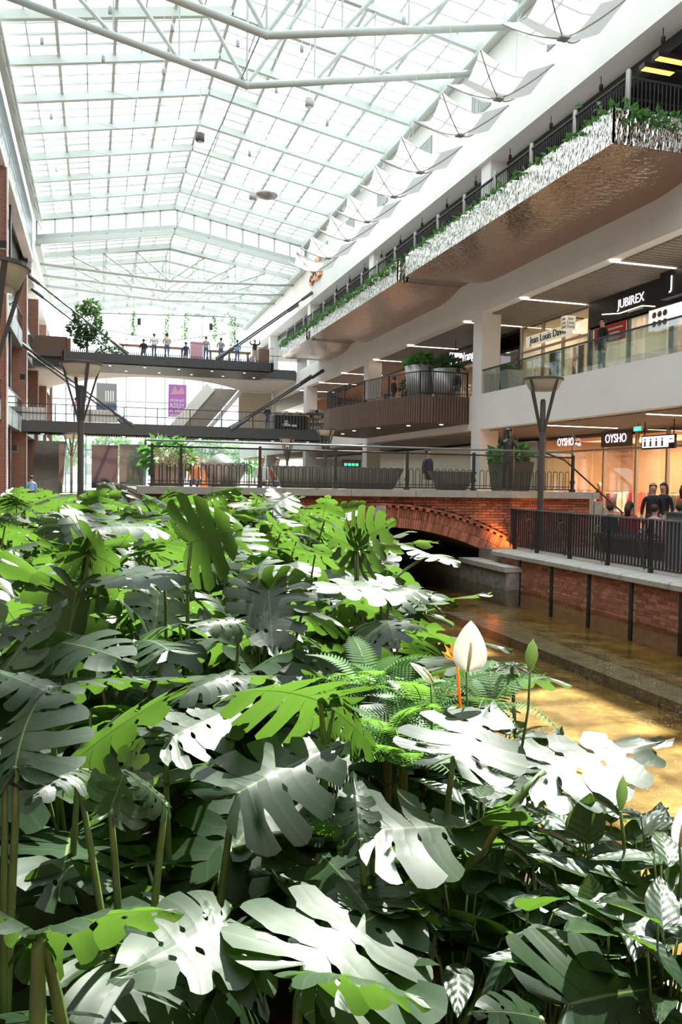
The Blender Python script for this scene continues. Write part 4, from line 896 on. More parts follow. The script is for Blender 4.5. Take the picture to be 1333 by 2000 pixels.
# ------------------------------------------------------------------ people
def person(label,loc,rz=0,pose='stand',top='black_cloth',legs='jeans',hair='hair_dark',h=1.7,long_hair=False,arm='down',coat=False,shoes='black_cloth',cat='person'):
    s=h/1.75; P={}; J=[]; E_=[]
    def j(n,x,y,z,r,m): P[n]=len(J); J.append((Vector((x,y,z))*s,r*s,m))
    def e(a,b): E_.append((P[a],P[b]))
    sit=pose=='sit'; hz=.50 if sit else .93; top_=hz
    j('pel',0,0,hz,.135,legs if not coat else top); j('bel',0,.0,hz+.16,.13,top); j('che',0,.0 if not sit else .03,hz+.36,.155,top); j('shc',0,0,hz+.50,.10,top); j('nec',0,.01,hz+.58,.055,'skin'); j('hd1',0,.02,hz+.66,.078,'skin'); j('hd2',0,.025,hz+.74,.092,'skin'); j('hd3',0,.015,hz+.81,.07,hair)
    for a,b in zip(('pel','bel','che','shc','nec','hd1','hd2'),('bel','che','shc','nec','hd1','hd2','hd3')): e(a,b)
    for q,sx in (('l',-1),('r',1)):
        w=.035 if pose!='walk' else .03
        j(q+'sh',sx*.19,0,hz+.47,.062,top); e('shc',q+'sh')
        if arm=='up': el,wr,fi=(sx*.38,.02,hz+.58),(sx*.34,.04,hz+.82),(sx*.33,.05,hz+.92)
        elif arm=='lean': el,wr,fi=(sx*.26,.12,hz+.25),(sx*.20,.33,hz+.20),(sx*.18,.41,hz+.20)
        elif arm=='camera': el,wr,fi=(sx*.26,.10,hz+.30),(sx*.10,.22,hz+.62),(sx*.04,.2,hz+.70)
        elif arm=='fold': el,wr,fi=(sx*.25,.05,hz+.22),(sx*.06,.22,hz+.22),(-sx*.04,.22,hz+.22)
        else: el,wr,fi=(sx*.25,-.02,hz+.20),(sx*.26,.05,hz-.05),(sx*.25,.07,hz-.14)
        j(q+'el',*el,.047,top); j(q+'wr',*wr,.034,'skin' if arm!='down' or True else top); j(q+'ha',*fi,.04,'skin'); e(q+'sh',q+'el'); e(q+'el',q+'wr'); e(q+'wr',q+'ha')
        if sit: kn,an,to=(sx*.11,.42,hz+.02),(sx*.11,.44,.09),(sx*.12,.60,.04)
        elif pose=='walk': kn,an,to=(sx*.09,.14*sx+.06,.49),(sx*.09,.26*sx-.05,.09),(sx*.10,.26*sx+.1,.04)
        else: kn,an,to=(sx*.10,.02,.49),(sx*.10,-.01,.09),(sx*.12,.13,.04)
        j(q+'hi',sx*.09,.0 if not sit else .06,hz-.05,.10,legs); j(q+'kn',*kn,.065,legs if not coat or sit else top if False else legs); j(q+'an',*an,.045,legs); j(q+'to',*to,.04,shoes); e('pel',q+'hi'); e(q+'hi',q+'kn'); e(q+'kn',q+'an'); e(q+'an',q+'to')
    me=bpy.data.meshes.new('body'); me.from_pydata([a for a,_,_ in J],E_,[]); o=bpy.data.objects.new('body',me); COL.objects.link(o)
    sk=o.modifiers.new('s','SKIN'); sk.use_smooth_shade=True; sv=me.skin_vertices[0].data
    for i,(a,r_,m_) in enumerate(J): sv[i].radius=(r_*(1.25 if J[i][2]==top and i<4 else 1),r_*.85 if i<4 else r_); sv[i].use_root=(i==0)
    sb=o.modifiers.new('d','SUBSURF'); sb.levels=1; sb.render_levels=1
    bpy.context.view_layer.update()
    me2=bpy.data.meshes.new_from_object(o.evaluated_get(bpy.context.evaluated_depsgraph_get())); bpy.data.objects.remove(o); bpy.data.meshes.remove(me)
    ms=[]; 
    for _,_,m_ in J:
        if m_ not in ms: ms.append(m_)
    me2.materials.clear()
    for m_ in ms: me2.materials.append(MAT[m_])
    for p in me2.polygons:
        c=p.center; best=min(range(len(J)),key=lambda i:(J[i][0]-c).length-J[i][1]*.6); p.material_index=ms.index(J[best][2]); p.use_smooth=True
    t=thing('person',label,cat,loc,rz); bo=link('body',me2,t)
    hc=Vector((0,.0,hz+.775))*s
    hm=MB().ball(hc,.108*s,12,8,(.92,1.0,1.0)); hm.v=[(x,y-(.012*s if True else 0),z) for x,y,z in hm.v]
    hm.f=[f for f in hm.f if sum(hm.v[i][1] for i in f)/len(f)<hc.y+.055*s or sum(hm.v[i][2] for i in f)/len(f)>hc.z+.05*s]; hm.m=[0]*len(hm.f)
    if long_hair: hm.tube([hc+Vector((0,-.06*s,.02)),hc+Vector((0,-.10*s,-.12*s)),hc+Vector((0,-.10*s,-.30*s))],[.085*s,.09*s,.05*s],8)
    link('hair',hm.mesh('hair',hair,True),t)
    if coat: link('coat',MB().lathe([(.21*s,(hz-.35)*s),(.19*s,(hz-.1)*s),(.165*s,(hz+.1)*s)],(0,0,0),14).mesh('coat',top,True),t)
    f=MB(); 
    for sx in (-1,1): f.ball(Vector((sx*.032,.108,hz+.745))*s,.011*s,6,4)
    link('eyes',f.mesh('eyes','black'),bo); link('nose',MB().ball(Vector((0,.115,hz+.715))*s,.016*s,6,4,(1,1,1.4)).mesh('nose','skin',True),bo); link('mouth',MB().ball(Vector((0,.105,hz+.675))*s,.018*s,6,4,(1.2,.5,.35)).mesh('mouth','red_cloth',True),bo)
    return t
def ground(u,v,z):
    d=_f+_r*((u-CX)/F)-_u*((v-CY)/F); k=(z-EYE)/d.z; return Vector((0,0,EYE))+d*k
# right promenade group
person('standing person with dark coat and brown hair before the shop front',(13.3,17.4,0),2.6,top='black_cloth',legs='black_cloth',hair='hair_fair',h=1.72,long_hair=True,coat=True)
person('standing person all in black at the right edge of the promenade',(13.9,16.9,0),-2.3,top='black_cloth',legs='black_cloth',h=1.74,long_hair=True,coat=True)
person('standing person in dark jacket and beige trousers by the right edge',(14.0,17.9,0),2.0,top='black_cloth',legs='beige_cloth',h=1.74,long_hair=True)
bn=thing('promenade_bench','long low dark bench on the promenade behind the fence','bench',(12.9,17.4,0)); MB().box(12.4,13.0,14.8,18.6,.38,.46).build('seat','wood_slat',bn); MB().box(12.45,12.95,14.9,18.5,0,.38).build('base','dark_steel',bn)
person('seated person in a red jacket with long dark hair on the bench',(12.75,17.55,-.03),-1.2,'sit','red_cloth','jeans',h=1.7,long_hair=True)
person('seated person in pale pink on the bench',(12.75,16.6,-.03),-1.3,'sit','pink_cloth','jeans',h=1.65,hair='hair_dark')
person('seated person in a dark jacket on the bench, nearest',(12.75,15.7,-.03),-1.35,'sit','black_cloth','black_cloth',h=1.74)
person('seated person in dark blue at the far end of the bench',(12.75,18.35,-.03),-1.2,'sit','navy_cloth','jeans',h=1.6)
o=thing('poster_stand','white poster stand with black frame behind the fence at the right edge','poster stand',(11.6,13.3,0)); MB().box(11.4,12.6,13.3,13.4,.15,1.0).build('panel','white_paint',o); MB().box(11.35,12.65,13.28,13.42,0,.15).box(11.35,12.65,13.28,13.42,1.0,1.06).build('frame','black',o)
o=thing('waste_bin','grey low bin beside the poster stand','bin',(11.9,14.4,0)); MB().box(11.5,12.2,14.1,14.6,0,1.12).build('body','grey_steel',o); MB().box(11.46,12.24,14.06,14.64,1.12,1.16).build('lid','anthracite',o)
# bridge deck objects
def shrub_pot(label,x,y,z,r,h,potmat,fol,seed,lr=.5,lh=.45,n=300,size=.22,square=False):
    o=thing('potted_shrub',label,'plant pot',(x,y,z))
    if square: MB().add([(x-r*.8,y-r*.8,z),(x+r*.8,y-r*.8,z),(x+r*.8,y+r*.8,z),(x-r*.8,y+r*.8,z),(x-r,y-r,z+h),(x+r,y-r,z+h),(x+r,y+r,z+h),(x-r,y+r,z+h)],[(0,3,2,1),(4,5,6,7),(0,1,5,4),(1,2,6,5),(2,3,7,6),(3,0,4,7)]).build('pot',potmat,o)
    else: MB().lathe([(r*.72,0),(r*.78,.05),(r,h),(r*.93,h),(r*.9,h-.06)],(x,y,z),22).build('pot',potmat,o,True)
    MB().lathe([(r*.9,h-.08),(.01,h-.05)],(x,y,z),14).build('soil','soil',o)
    rr=random.Random(seed)
    for k in range(5): a=rr.uniform(0,6.28); MB().tube([(x,y,z+h-.06),(x+math.cos(a)*lr*.5,y+math.sin(a)*lr*.5,z+h+lh)],.015,5).build('stem','petiole',o)
    leaf_cloud('x','','',(x,y,z+h+lh*.7),(lr,lr,lh),n,size,fol,seed,parent=o); return o
shrub_pot('dark square planter with green shrub on the bridge deck beside the bronze statue',13.0,24.2,1.40,.55,1.0,'dark_pot','vine',21,.6,.3,170,.35,True)
shrub_pot('dark square planter with bushy greenery at the left end of the bridge',2.0,24,1.40,.5,.62,'dark_pot','vine',22,.75,.45,420,.25,True)
shrub_pot('tall zinc pot with fern on the wooden balcony, left of two',14.2,35.2,5.4,.72,1.55,'zinc_pot','vine',23,.65,.3,300,.3)
shrub_pot('tall zinc pot with fern on the wooden balcony, right of two',15.0,34.0,5.4,.72,1.3,'zinc_pot','tree_leaf',24,.6,.28,260,.3)
shrub_pot('white tapered pot with small plant on the first floor beside the column',16.2,30.3,5.42,.36,.85,'white_paint','vine',25,.3,.15,80,.2,True)
# bronze statue: standing figure holding a camera
stt=person('dark bronze statue of a standing man raising a camera on the bridge deck',(12.22,22.9,1.40),2.4,'stand','bronze','bronze','bronze',1.95,arm='camera',shoes='bronze',cat='statue'); stt.name='bronze_statue'
for ch in list(stt.children)+[c_ for b_ in stt.children for c_ in b_.children]:
    ch.data.materials.clear(); ch.data.materials.append(MAT['bronze'])
link('camera_prop',MB().box(-.09,.09,.18,.30,1.78,1.9).lathe([(.045,0),(.045,.1)],(0,.3,1.8),10).mesh('camera_prop','bronze'),stt)
def boat(label,x0,x1,y,z,wd=.9,h=.68):
    o=thing('boat_bench',label,'bench',((x0+x1)/2,y,z)); n=24; vv=[];ff=[]; prof=[(-1,1),(-.93,.55),(-.7,.12),(-.4,0),(.4,0),(.7,.12),(.93,.55),(1,1)]
    for i in range(n+1):
        t=i/n; e=1-abs(2*t-1)**5; x=x0+(x1-x0)*t
        for a,b in prof:
            xx=x0+.35+(x1-x0-.7)*t; k=b; xx=xx+(x-xx)*k
            vv.append((xx,y+a*wd/2*(.55+.45*e),z+.02+b*h))
    m=len(prof)
    for i in range(n):
        for q in range(m-1): k0=i*m+q; ff.append((k0,k0+1,k0+m+1,k0+m))
    ff+= [tuple(range(m)),tuple(range(n*m,n*m+m))]
    MB().add(vv,ff).build('hull','boat_grey',o,True); MB().box(x0+.25,x1-.25,y-wd*.42,y+wd*.42,z+h-.05,z+h+.02).build('seat_board','wood_slat',o)
boat('long dark boat shaped bench on the bridge deck, largest of three',5.05,9.2,24.2,1.40)
boat('dark boat shaped bench on the bridge deck near the statue',10.0,11.5,23.8,1.40,.8,.62)
boat('dark boat shaped bench on the bridge deck behind the orange figure',2.9,4.3,24.0,1.40,1.0,.72)
o=thing('dome_shelter','low grey dome cover standing behind the left boat bench','cover',(3.75,25.6,1.4)); MB().lathe([(.62,0),(.61,.25),(.55,.55),(.42,.82),(.22,1.0),(.02,1.07)],(3.75,25.6,1.40),20).build('shell','zinc_pot',o,True)
person('seated person in an orange hoodie on the bridge deck',(3.25,27.9,1.12),2.9,'sit','orange_cloth','navy_cloth','orange_cloth',1.65)
o=thing('traffic_cone','small orange cone shape in front of the orange figure','cone',(2.95,23.4,1.40)); MB().lathe([(.18,0),(.18,.03),(.13,.04),(.03,.5),(.01,.52)],(2.95,23.4,1.4),14).build('cone','orange_cloth',o,True); MB().box(2.75,3.15,23.2,23.6,1.40,1.42).build('base','black',o)
person('seated person in white with fair hair beyond the bridge glass',(5.5,27.9,1.12),3.1,'sit','white_cloth','beige_cloth','hair_fair',1.72)
person('seated person in a dark red shirt beyond the bridge glass',(6.05,28.0,1.12),3.1,'sit','red_cloth','jeans','hair_dark',1.7)
person('seated person in dark green leaning on the boat bench near the statue',(10.3,24.7,1.40),-2.6,'sit','navy_cloth','black_cloth','hair_dark',1.75)
o=thing('seating_step','low concrete seating step beyond the bridge deck','step',(5,28.5,0)); MB().box(2.2,7.4,27.1,29.4,0,1.12).build('block','concrete',o); MB().box(2.15,7.45,27.08,29.45,1.08,1.12).build('edge_slab','stone',o)
bs=thing('deck_bench','plain pale bench beyond the bridge glass','bench',(5,28.1,1.12)); MB().box(2.6,6.8,27.95,28.35,1.46,1.52).build('seat','wood',bs)
for x in (2.8,4.7,6.6): MB().box(x-.04,x+.04,28.0,28.3,1.12,1.46).build('leg','dark_steel',bs)
# glass kiosk at left
o=thing('glass_kiosk','glass sided food kiosk on a dark plinth left of the bridge','kiosk',(.5,28.4,0))
MB().box(-.35,1.6,27.4,29.6,0,1.22).build('plinth','anthracite',o); MB().box(-1.1,-.35,27.6,29.6,0,1.1).build('brick_plinth','brick_tex',o)
for x0,x1,y0,y1 in ((-.35,1.6,27.4,27.42),(1.58,1.6,27.4,29.6),(-.35,-.33,27.4,29.6)): MB().box(x0,x1,y0,y1,1.22,2.85).build('glass_panel','rail_glass',o)
MB().box(-.1,.75,28.9,28.95,1.3,2.75).build('blue_panel','navy_cloth',o); MB().box(.8,1.6,28.9,28.95,1.25,2.8).build('mesh_panel','ceiling_slat',o); MB().box(-1.1,-.36,27.9,27.92,1.1,2.8).build('glass_panel','rail_glass',o)
for i in range(5): MB().ball((.15+.14*i,28.3,1.42+.03*(i%2)),.1,8,6,(1,1,.7)).build('bread','beige_cloth',o,True)
MB().box(.05,.85,28.1,28.6,1.24,1.36).build('tray','wood',o)
# person with blue shirt
person('person walking away in a light blue shirt and dark trousers at the left',(-3.0,43.5,0),.2,'walk','blue_cloth','navy_cloth','hair_dark',1.62)
# first floor
person('standing person in black looking over the first floor glass balustrade',(16.3,24.2,5.42),1.6,'stand','black_cloth','black_cloth','hair_dark',1.82)
person('seated person in dark clothes on the wooden balcony, by the pots',(15.2,33.3,5.35),.6,'sit','navy_cloth','jeans','hair_dark',1.7)
person('seated person with dark top on the wooden balcony behind the bars',(13.6,37.0,5.35),.9,'sit','black_cloth','jeans','hair_dark',1.7)
shrub_pot('small potted plant behind the balcony bars',13.9,36.0,5.4,.2,.4,'dark_pot','tree_leaf',27,.35,.4,120,.22)
person('standing person with pale top behind the left first floor glass',(-4.75,43.0,5.3),-1.5,'stand','white_cloth','jeans','hair_dark',1.7)
# upper bridge people
for x,y,t_,l,a,h,pz in ((4.05,61.2,'white_cloth','person in a pale shirt standing at the upper terrace table','lean',1.8,'stand'),(4.95,61.1,'beige_cloth','person in a beige shirt standing at the upper terrace table','lean',1.85,'stand'),(3.3,60.95,'black_cloth','person in dark top seated at the upper terrace table','lean',1.75,'sit'),(7.75,61.0,'grey_cloth','person in grey behind the terrace screen','down',1.8,'stand'),(8.85,61.1,'grey_cloth','broad person in grey green at the right terrace table','lean',1.8,'stand'),(6.3,60.9,'navy_cloth','person seated alone between the terrace tables','down',1.7,'sit'),(11.3,60.7,'black_cloth','person with both arms raised on the upper bridge','up',1.75,'stand'),(10.1,61.3,'blue_cloth','person in faded blue at the end of the right terrace table','lean',1.75,'stand')):
    person(l,(x,y,10.2),0 if a!='up' else 3.1,pz,t_,'jeans' if a!='up' else 'beige_cloth','hair_dark',h,arm=a)
person('person in dark coat standing on the lower footbridge',(11.4,56.2,5.05),.4,'stand','navy_cloth','jeans','hair_dark',1.75,arm='fold')
person('person in pale lilac at the left of the lower footbridge',(-1.2,56.5,5.05),.2,'stand','pink_cloth','jeans','hair_dark',1.7)
# kiosk on the lower bridge
o=thing('kiosk_counter','black kiosk counter with white logo on the lower footbridge','kiosk',(13.2,56,5.05)); MB().box(11.75,14.1,55.5,56.6,5.05,6.1).build('counter','black',o); MB().ball((12.6,55.49,5.62),.14,12,8,(1,.08,1)).ball((12.45,55.49,5.45),.13,12,8,(1.1,.08,.9)).box(12.6,12.9,55.48,55.5,5.36,5.5).box(12.97,13.35,55.48,55.5,5.34,5.48).build('logo','white_paint',o); MB().box(11.75,14.1,55.6,56.5,6.1,6.14).build('top','zinc_pot',o)
rr=random.Random(3)
for i in range(9): MB().box(11.85+.25*i,12.05+.25*i,55.8,56.1,6.14,6.2+rr.uniform(.1,.28)).build('goods',rr.choice(['white_cloth','grey_cloth','blue_cloth','beige_cloth']),o)
o=thing('display_shelf','glass display shelf of goods right of the black kiosk','shelf',(14.7,56,5.05)); MB().box(14.15,15.4,56.2,56.25,5.05,6.5).build('back','white_cloth',o)
for z in (5.2,5.6,6.0,6.35):
    MB().box(14.15,15.4,55.8,56.2,z,z+.03).build('board','grey_steel',o)
    for i in range(6): MB().box(14.2+.2*i,14.33+.2*i,55.85,56.1,z+.03,z+.12+rr.uniform(.05,.15)).build('goods',rr.choice(['white_cloth','blue_cloth','navy_cloth','yellow_cloth','beige_cloth']),o)
o=thing('neon_sign','small teal neon sign in the shade behind the bridge railing','sign',(9.3,30,2.2)); MB().box(9.0,9.75,30,30.05,1.9,2.5).build('board','black',o); MB().box(9.36,9.4,30.0,30.06,0,1.9).build('stand','black',o)
for k_ in range(4): MB().box(9.08+.15*k_,9.19+.15*k_,29.97,30,2.26,2.36).box(9.08+.15*k_,9.19+.15*k_,29.97,30,2.02,2.14).build('neon_mark','green_light',o)
# arch up-light
o=thing('up_light','small black floodlight on the abutment lighting the arch','lamp',(10.35,19.35,-.3)); MB().box(10.27,10.43,19.3,19.4,-.3,-.2).build('bracket','black',o); MB().lathe([(.03,0),(.08,.05),(.085,.18)],(10.35,19.35,-.2),12).build('housing','black',o,True)
MB().lathe([(.07,0),(.07,.004)],(10.35,19.35,-.03),12).build('lens','orange_light',o)
l=bpy.data.lights.new('up_light_beam','SPOT'); l.energy=140; l.color=(1,.42,.12); l.spot_size=2.0; l.spot_blend=.9; l.shadow_soft_size=.05
lo=bpy.data.objects.new('up_light_beam',l); COL.objects.link(lo); lo.location=(10.5,19.3,-.02); lo.rotation_euler=(Vector((10.5,19.3,0))-Vector((10.7,20.05,.6))).to_track_quat('Z','Y').to_euler()
# ------------------------------------------------------------------ ground behind the bed
struct(MB().box(-2.05,1.05,20.0,27.0,-.6,0).build('floor_behind_bed','floor_brick'))
# ------------------------------------------------------------------ monstera leaf meshes
def spl(tab,q):
    for (a,*va),(b,*vb) in zip(tab[:-1],tab[1:]):
        if q<=b:
            t=(q-a)/(b-a); return [x+(y-x)*t for x,y in zip(va,vb)]
    return list(tab[-1][1:])
def smooth_tab(tab,n=60):
    # catmull-rom resample
    out=[]
    for k in range(n+1):
        q=k/n
        for i in range(len(tab)-1):
            if q<=tab[i+1][0]+1e-9: break
        p0,p1,p2,p3=tab[max(i-1,0)],tab[i],tab[i+1],tab[min(i+2,len(tab)-1)]; t=(q-p1[0])/(p2[0]-p1[0])
        row=[q]
        for c in range(1,len(p1)):
            m1=(p2[c]-p0[c])/(p2[0]-p0[0]+1e-9)*(p2[0]-p1[0]); m2=(p3[c]-p1[c])/(p3[0]-p1[0]+1e-9)*(p2[0]-p1[0])
            row.append((2*t**3-3*t*t+1)*p1[c]+(t**3-2*t*t+t)*m1+(-2*t**3+3*t*t)*p2[c]+(t**3-t*t)*m2)
        out.append(row)
    return out
MARG=smooth_tab([(0,.02,-.03),(.07,.13,-.17),(.16,.32,-.19),(.28,.49,-.05),(.42,.54,.17),(.56,.49,.40),(.70,.38,.62),(.84,.21,.83),(.93,.09,.95),(1,0,1.04)])
MIDR=smooth_tab([(0,0.),(.16,.03),(.28,.10),(.42,.22),(.56,.37),(.70,.54),(.84,.74),(1,1.0)])
SROW=[0,.05,.10,.15,.20,.25,.31,.38,.46,.54,.62,.70,.78,.86,.93,1.0]
def monstera_mesh(seed,split=.6,droop=.25,arch=.22,holes=True,mat='monstera'):
    rr=random.Random(seed); nl=rr.choice((5,6,6)); bnd=[0]+[.17+.74*(i/(nl-1)) +rr.uniform(-.012,.012) for i in range(nl)]+[1.0]
    verts=[];faces=[];uvs=[]; NU=4
    ax=rr.uniform(-.04,.04)
    for side in (-1,1):
        cuts=[]
        for i in range(len(bnd)):
            if i==0 or i==len(bnd)-1: cuts.append((2,0,0,0,0)); continue
            s0=min(.88,max(.34,rr.gauss(1.08-split,.09)))
            if i==len(bnd)-2: s0=max(s0,.6)
            if rr.random()<.12: s0=2
            hc=rr.uniform(.20,.32); hr=rr.uniform(.07,.11) if (holes and rr.random()<.85 and s0>hc+.13) else 0
            cuts.append((s0,rr.uniform(.015,.028),hc,hr,rr.uniform(.014,.024)))
        def gap(i,s):
            s0,G,hc,hr,hg=cuts[i]; g=0
            if s>s0: t=(s-s0)/(1-s0); g=G*(min(1,t/.22)**.5)*(.75+.6*t)
            if hr and abs(s-hc)<hr: g=max(g,hg*math.sqrt(1-((s-hc)/hr)**2))
            return g
        for li in range(len(bnd)-1):
            bend=rr.uniform(-.10,.05); tw=rr.uniform(-.06,.06); base=len(verts)
            for s in SROW:
                qa=bnd[li]+gap(li,s); qb=bnd[li+1]-gap(li+1,s)
                for k in range(NU+1):
                    u=k/NU; q=qa+(qb-qa)*u; c=abs(2*u-1)
                    rnd=1-.055*c*c*(s>.5)*((s-.5)/.5)**2 if 0<li<len(bnd)-2 else 1
                    mx_,my_=spl(MARG,q); mm=spl(MIDR,q)[0]; se=s*rnd
                    cv=math.sin(se*math.pi)*.05
                    x=mx_*se; y=mm+(my_-mm)*se-cv*(1 if q>.3 else 0)
                    z=-arch*(x*x)*1.6-.02*se+bend*se*se*.5+tw*(u-.5)*se+.009*(1-c)*(-1 if s>.05 else 0)*min(1,se*3)
                    z-=droop*max(0,y)**2*.7
                    verts.append((side*x+ax*y*y,y,z)); uvs.append((u,s))
            w=NU+1
            for r_ in range(len(SROW)-1):
                for k in range(NU):
                    a=base+r_*w+k; f=(a,a+1,a+w+1,a+w); faces.append(f if side<0 else tuple(reversed(f)))
    me=bpy.data.meshes.new('leaf'); me.from_pydata(verts,[],faces); ul=me.uv_layers.new(name='UVMap')
    for l in me.loops: ul.data[l.index].uv=uvs[l.vertex_index]
    b=bmesh.new(); b.from_mesh(me); bmesh.ops.remove_doubles(b,verts=b.verts,dist=.0006)
    bmesh.ops.dissolve_degenerate(b,edges=b.edges,dist=.0002)
    if sum(f.normal.z*f.calc_area() for f in b.faces)<0: bmesh.ops.reverse_faces(b,faces=b.faces)
    b.to_mesh(me); b.free(); me.polygons.foreach_set('use_smooth',[True]*len(me.polygons)); me.materials.append(MAT[mat]); return me
LV=[monstera_mesh(100+i,rs,dr,ar) for i,(rs,dr,ar) in enumerate(((.66,.20,.25),(.55,.35,.3),(.72,.28,.15),(.5,.15,.35),(.70,.45,.28),(.42,.25,.4),(.68,.1,.2),(.72,.5,.2)))]
FL=[monstera_mesh(201,.55,.10,.05),monstera_mesh(202,.5,.06,.04),monstera_mesh(203,.62,.12,.08)]
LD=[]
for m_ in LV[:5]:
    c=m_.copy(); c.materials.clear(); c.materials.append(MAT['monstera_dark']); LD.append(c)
def lily_mesh(seed,wd=.30,droop=.5):
    rr=random.Random(seed); n,m_=14,6; vv=[];ff=[];uvs=[]
    for i in range(n+1):
        t=i/n; w=wd*(math.sin(math.pi*t**.75)**.8)*(1-.25*t)+.002
        for j in range(-m_,m_+1):
            s=j/m_; x=s*w; z=.12*abs(s)**1.2*w*2.2-droop*t*t*.5+.012*math.sin(s*9+t*14)*abs(s)
            vv.append((x,t,z)); uvs.append((t*7-abs(s)*1.6+2,abs(s)))
    for i in range(n):
        for j in range(2*m_): a=i*(2*m_+1)+j; ff.append((a,a+1,a+2*m_+2,a+2*m_+1))
    me=bpy.data.meshes.new('leaf'); me.from_pydata(vv,[],ff); ul=me.uv_layers.new(name='UVMap')
    for l in me.loops: ul.data[l.index].uv=uvs[l.vertex_index]
    me.polygons.foreach_set('use_smooth',[True]*len(ff)); me.materials.append(MAT['lily_leaf']); return me
LL=[lily_mesh(1,.20,.5),lily_mesh(2,.24,.3),lily_mesh(3,.18,.8),lily_mesh(4,.22,.15)]
HEART=lily_mesh(7,.52,.15)
def frame(y,hint):
    y=y.normalized(); n=(hint-y*hint.dot(y)); n=n.normalized() if n.length>1e-4 else y.orthogonal().normalized(); x=y.cross(n); return Matrix((x,y,n)).transposed()
def put_leaf(plant,me,base,tip,hint,wf=1.0,root=None,stalk=.012,name='leaf',smat='petiole',roll=0):
    base,tip=Vector(base),Vector(tip); L_=(tip-base).length; m3=frame(tip-base,Vector(hint))
    if roll: m3=m3@Matrix.Rotation(roll,3,'Y')
    o=link(name,me,plant); M4=m3.to_4x4()@Matrix.Diagonal((L_*wf,L_,L_*.9,1)); M4.translation=base-plant.location; o.matrix_local=M4
    if root is not None:
        root=Vector(root); out=m3@Vector((0,-.25,-.55))*L_*.6; mid=root+(base-root)*.55+Vector((0,0,.10)); pts=[]
        for k in range(7):
            t=k/6; a=root.lerp(mid,t); b_=mid.lerp(base+out*.15,t); p=a.lerp(b_,t); pts.append(p)
        pts[-1]=base+m3@Vector((0,.02,-.004))*L_
        MB().tube(pts,[stalk*1.35,stalk*1.25,stalk*1.15,stalk*1.05,stalk*.95,stalk*.85,stalk*.7],6).build('leaf_stalk',smat,plant,True)
        st_=LASTOBJ[0]; st_.parent=o; st_.matrix_parent_inverse=M4.inverted()
    return o
SOIL=-.42
TOPH=Vector((0,-.25,1)); UND=Vector((.25,.9,.55))
def hero(label,specs,root=None,cat='plant'):
    b0=at(*specs[0][0]); rt=Vector(root) if root else Vector((b0.x+R.uniform(-.08,.08),b0.y+R.uniform(.0,.2),SOIL))
    p=thing('monstera_plant',label,cat,tuple(rt))
    for s_ in specs:
        b_,t_,hint,wf,me=s_[:5]; put_leaf(p,me,at(*b_),at(*t_),hint,wf,rt+Vector((R.uniform(-.05,.05),R.uniform(-.05,.05),0)),s_[5] if len(s_)>5 else .013)
    return p
hero('huge pale monstera leaf with long slits, largest at the bottom centre',[((592,1885,2.3),(800,1722,2.75),(.0,-.3,1),1.05,FL[2],.016),((600,1900,2.25),(840,1905,2.1),UND,.5,LV[5])])
hero('shining white monstera leaf with oval holes left of the water edge',[((885,1477,3.0),(960,1360,3.35),(.07,-.22,1),1.1,FL[0],.014)])
hero('long pale monstera leaf reaching out over the canal on a thick slanting stalk',[((1060,1508,3.15),(1305,1432,3.3),(.07,-.22,1),.85,FL[1],.02)],tuple(at(880,1760,2.95)))
hero('silvery monstera leaf with black holes just below the centre of the bed',[((730,1622,2.75),(955,1600,2.95),(.05,-.35,1),1.0,FL[0],.014),((705,1640,2.7),(690,1490,2.9),(-.2,-.6,1),.6,LD[1])])
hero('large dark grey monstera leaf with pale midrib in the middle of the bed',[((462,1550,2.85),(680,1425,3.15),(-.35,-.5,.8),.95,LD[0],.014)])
hero('gleaming white monstera leaf with a row of holes left of centre',[((325,1445,3.2),(485,1362,3.5),(.05,-.25,1),.95,FL[1],.013)])
hero('glowing green backlit monstera leaf hanging over the centre of the bed',[((630,1372,3.5),(428,1290,3.2),(.1,.75,.7),.95,LV[4],.015),((650,1385,3.6),(760,1470,3.4),(.5,.7,.4),1.0,LV[3])])
hero('glowing green slit monstera leaf rising at left of the white one',[((150,1482,3.0),(338,1326,3.35),(-.35,.75,.55),.75,LV[0],.013)])
hero('small glowing green upright monstera leaf with torn edge on a long stalk',[((215,1585,2.55),(258,1450,2.7),(-.1,.95,.2),1.0,LV[5],.013),((150,1500,2.8),(60,1530,2.55),TOPH,.8,LV[1]),((325,1570,2.6),(250,1495,2.55),TOPH,.7,LV[3])])
hero('bright green backlit monstera leaf on a stout stalk at the bottom left corner',[((75,1822,1.95),(335,1735,2.15),(-.1,.8,.65),.75,LV[5],.018),((75,1822,1.95),(-90,1720,2.05),(.1,.75,.65),.7,LV[3],.014)],tuple(at(110,2080,2.0)))
hero('broad pale drooping monstera leaf at lower left beside the largest leaf',[((440,1800,2.45),(225,1905,2.2),(.05,-.3,1),1.05,FL[2],.014),((455,1815,2.5),(520,1925,2.25),(0,-.6,1),.8,LV[4])])
hero('spotted shadowy monstera leaf at the bottom right corner of the bed',[((1110,1962,2.2),(1330,1905,2.45),(.1,-.6,1),1.0,LD[0],.014),((1060,1990,2.1),(940,1950,2.0),TOPH,.8,LD[2])])
hero('dull grey monstera leaf in shade above the largest leaf',[((720,1775,2.6),(625,1645,2.95),(-.2,-.5,1),1.0,LD[3],.013),((760,1800,2.6),(860,1700,2.9),TOPH,.8,LD[1])])
hero('dark glossy monstera leaf at the left picture edge',[((30,1500,2.4),(60,1295,2.75),(-.45,-.6,.8),.9,LD[4],.014),((10,1520,2.4),(-80,1380,2.6),TOPH,.9,LD[0])])
hero('large glowing green monstera leaf hanging tip down in the middle distance',[((525,1152,4.9),(535,1288,4.65),(0,.95,.25),1.2,LV[6],.013),((500,1160,5.0),(600,1120,5.2),UND,1.0,LV[2])])
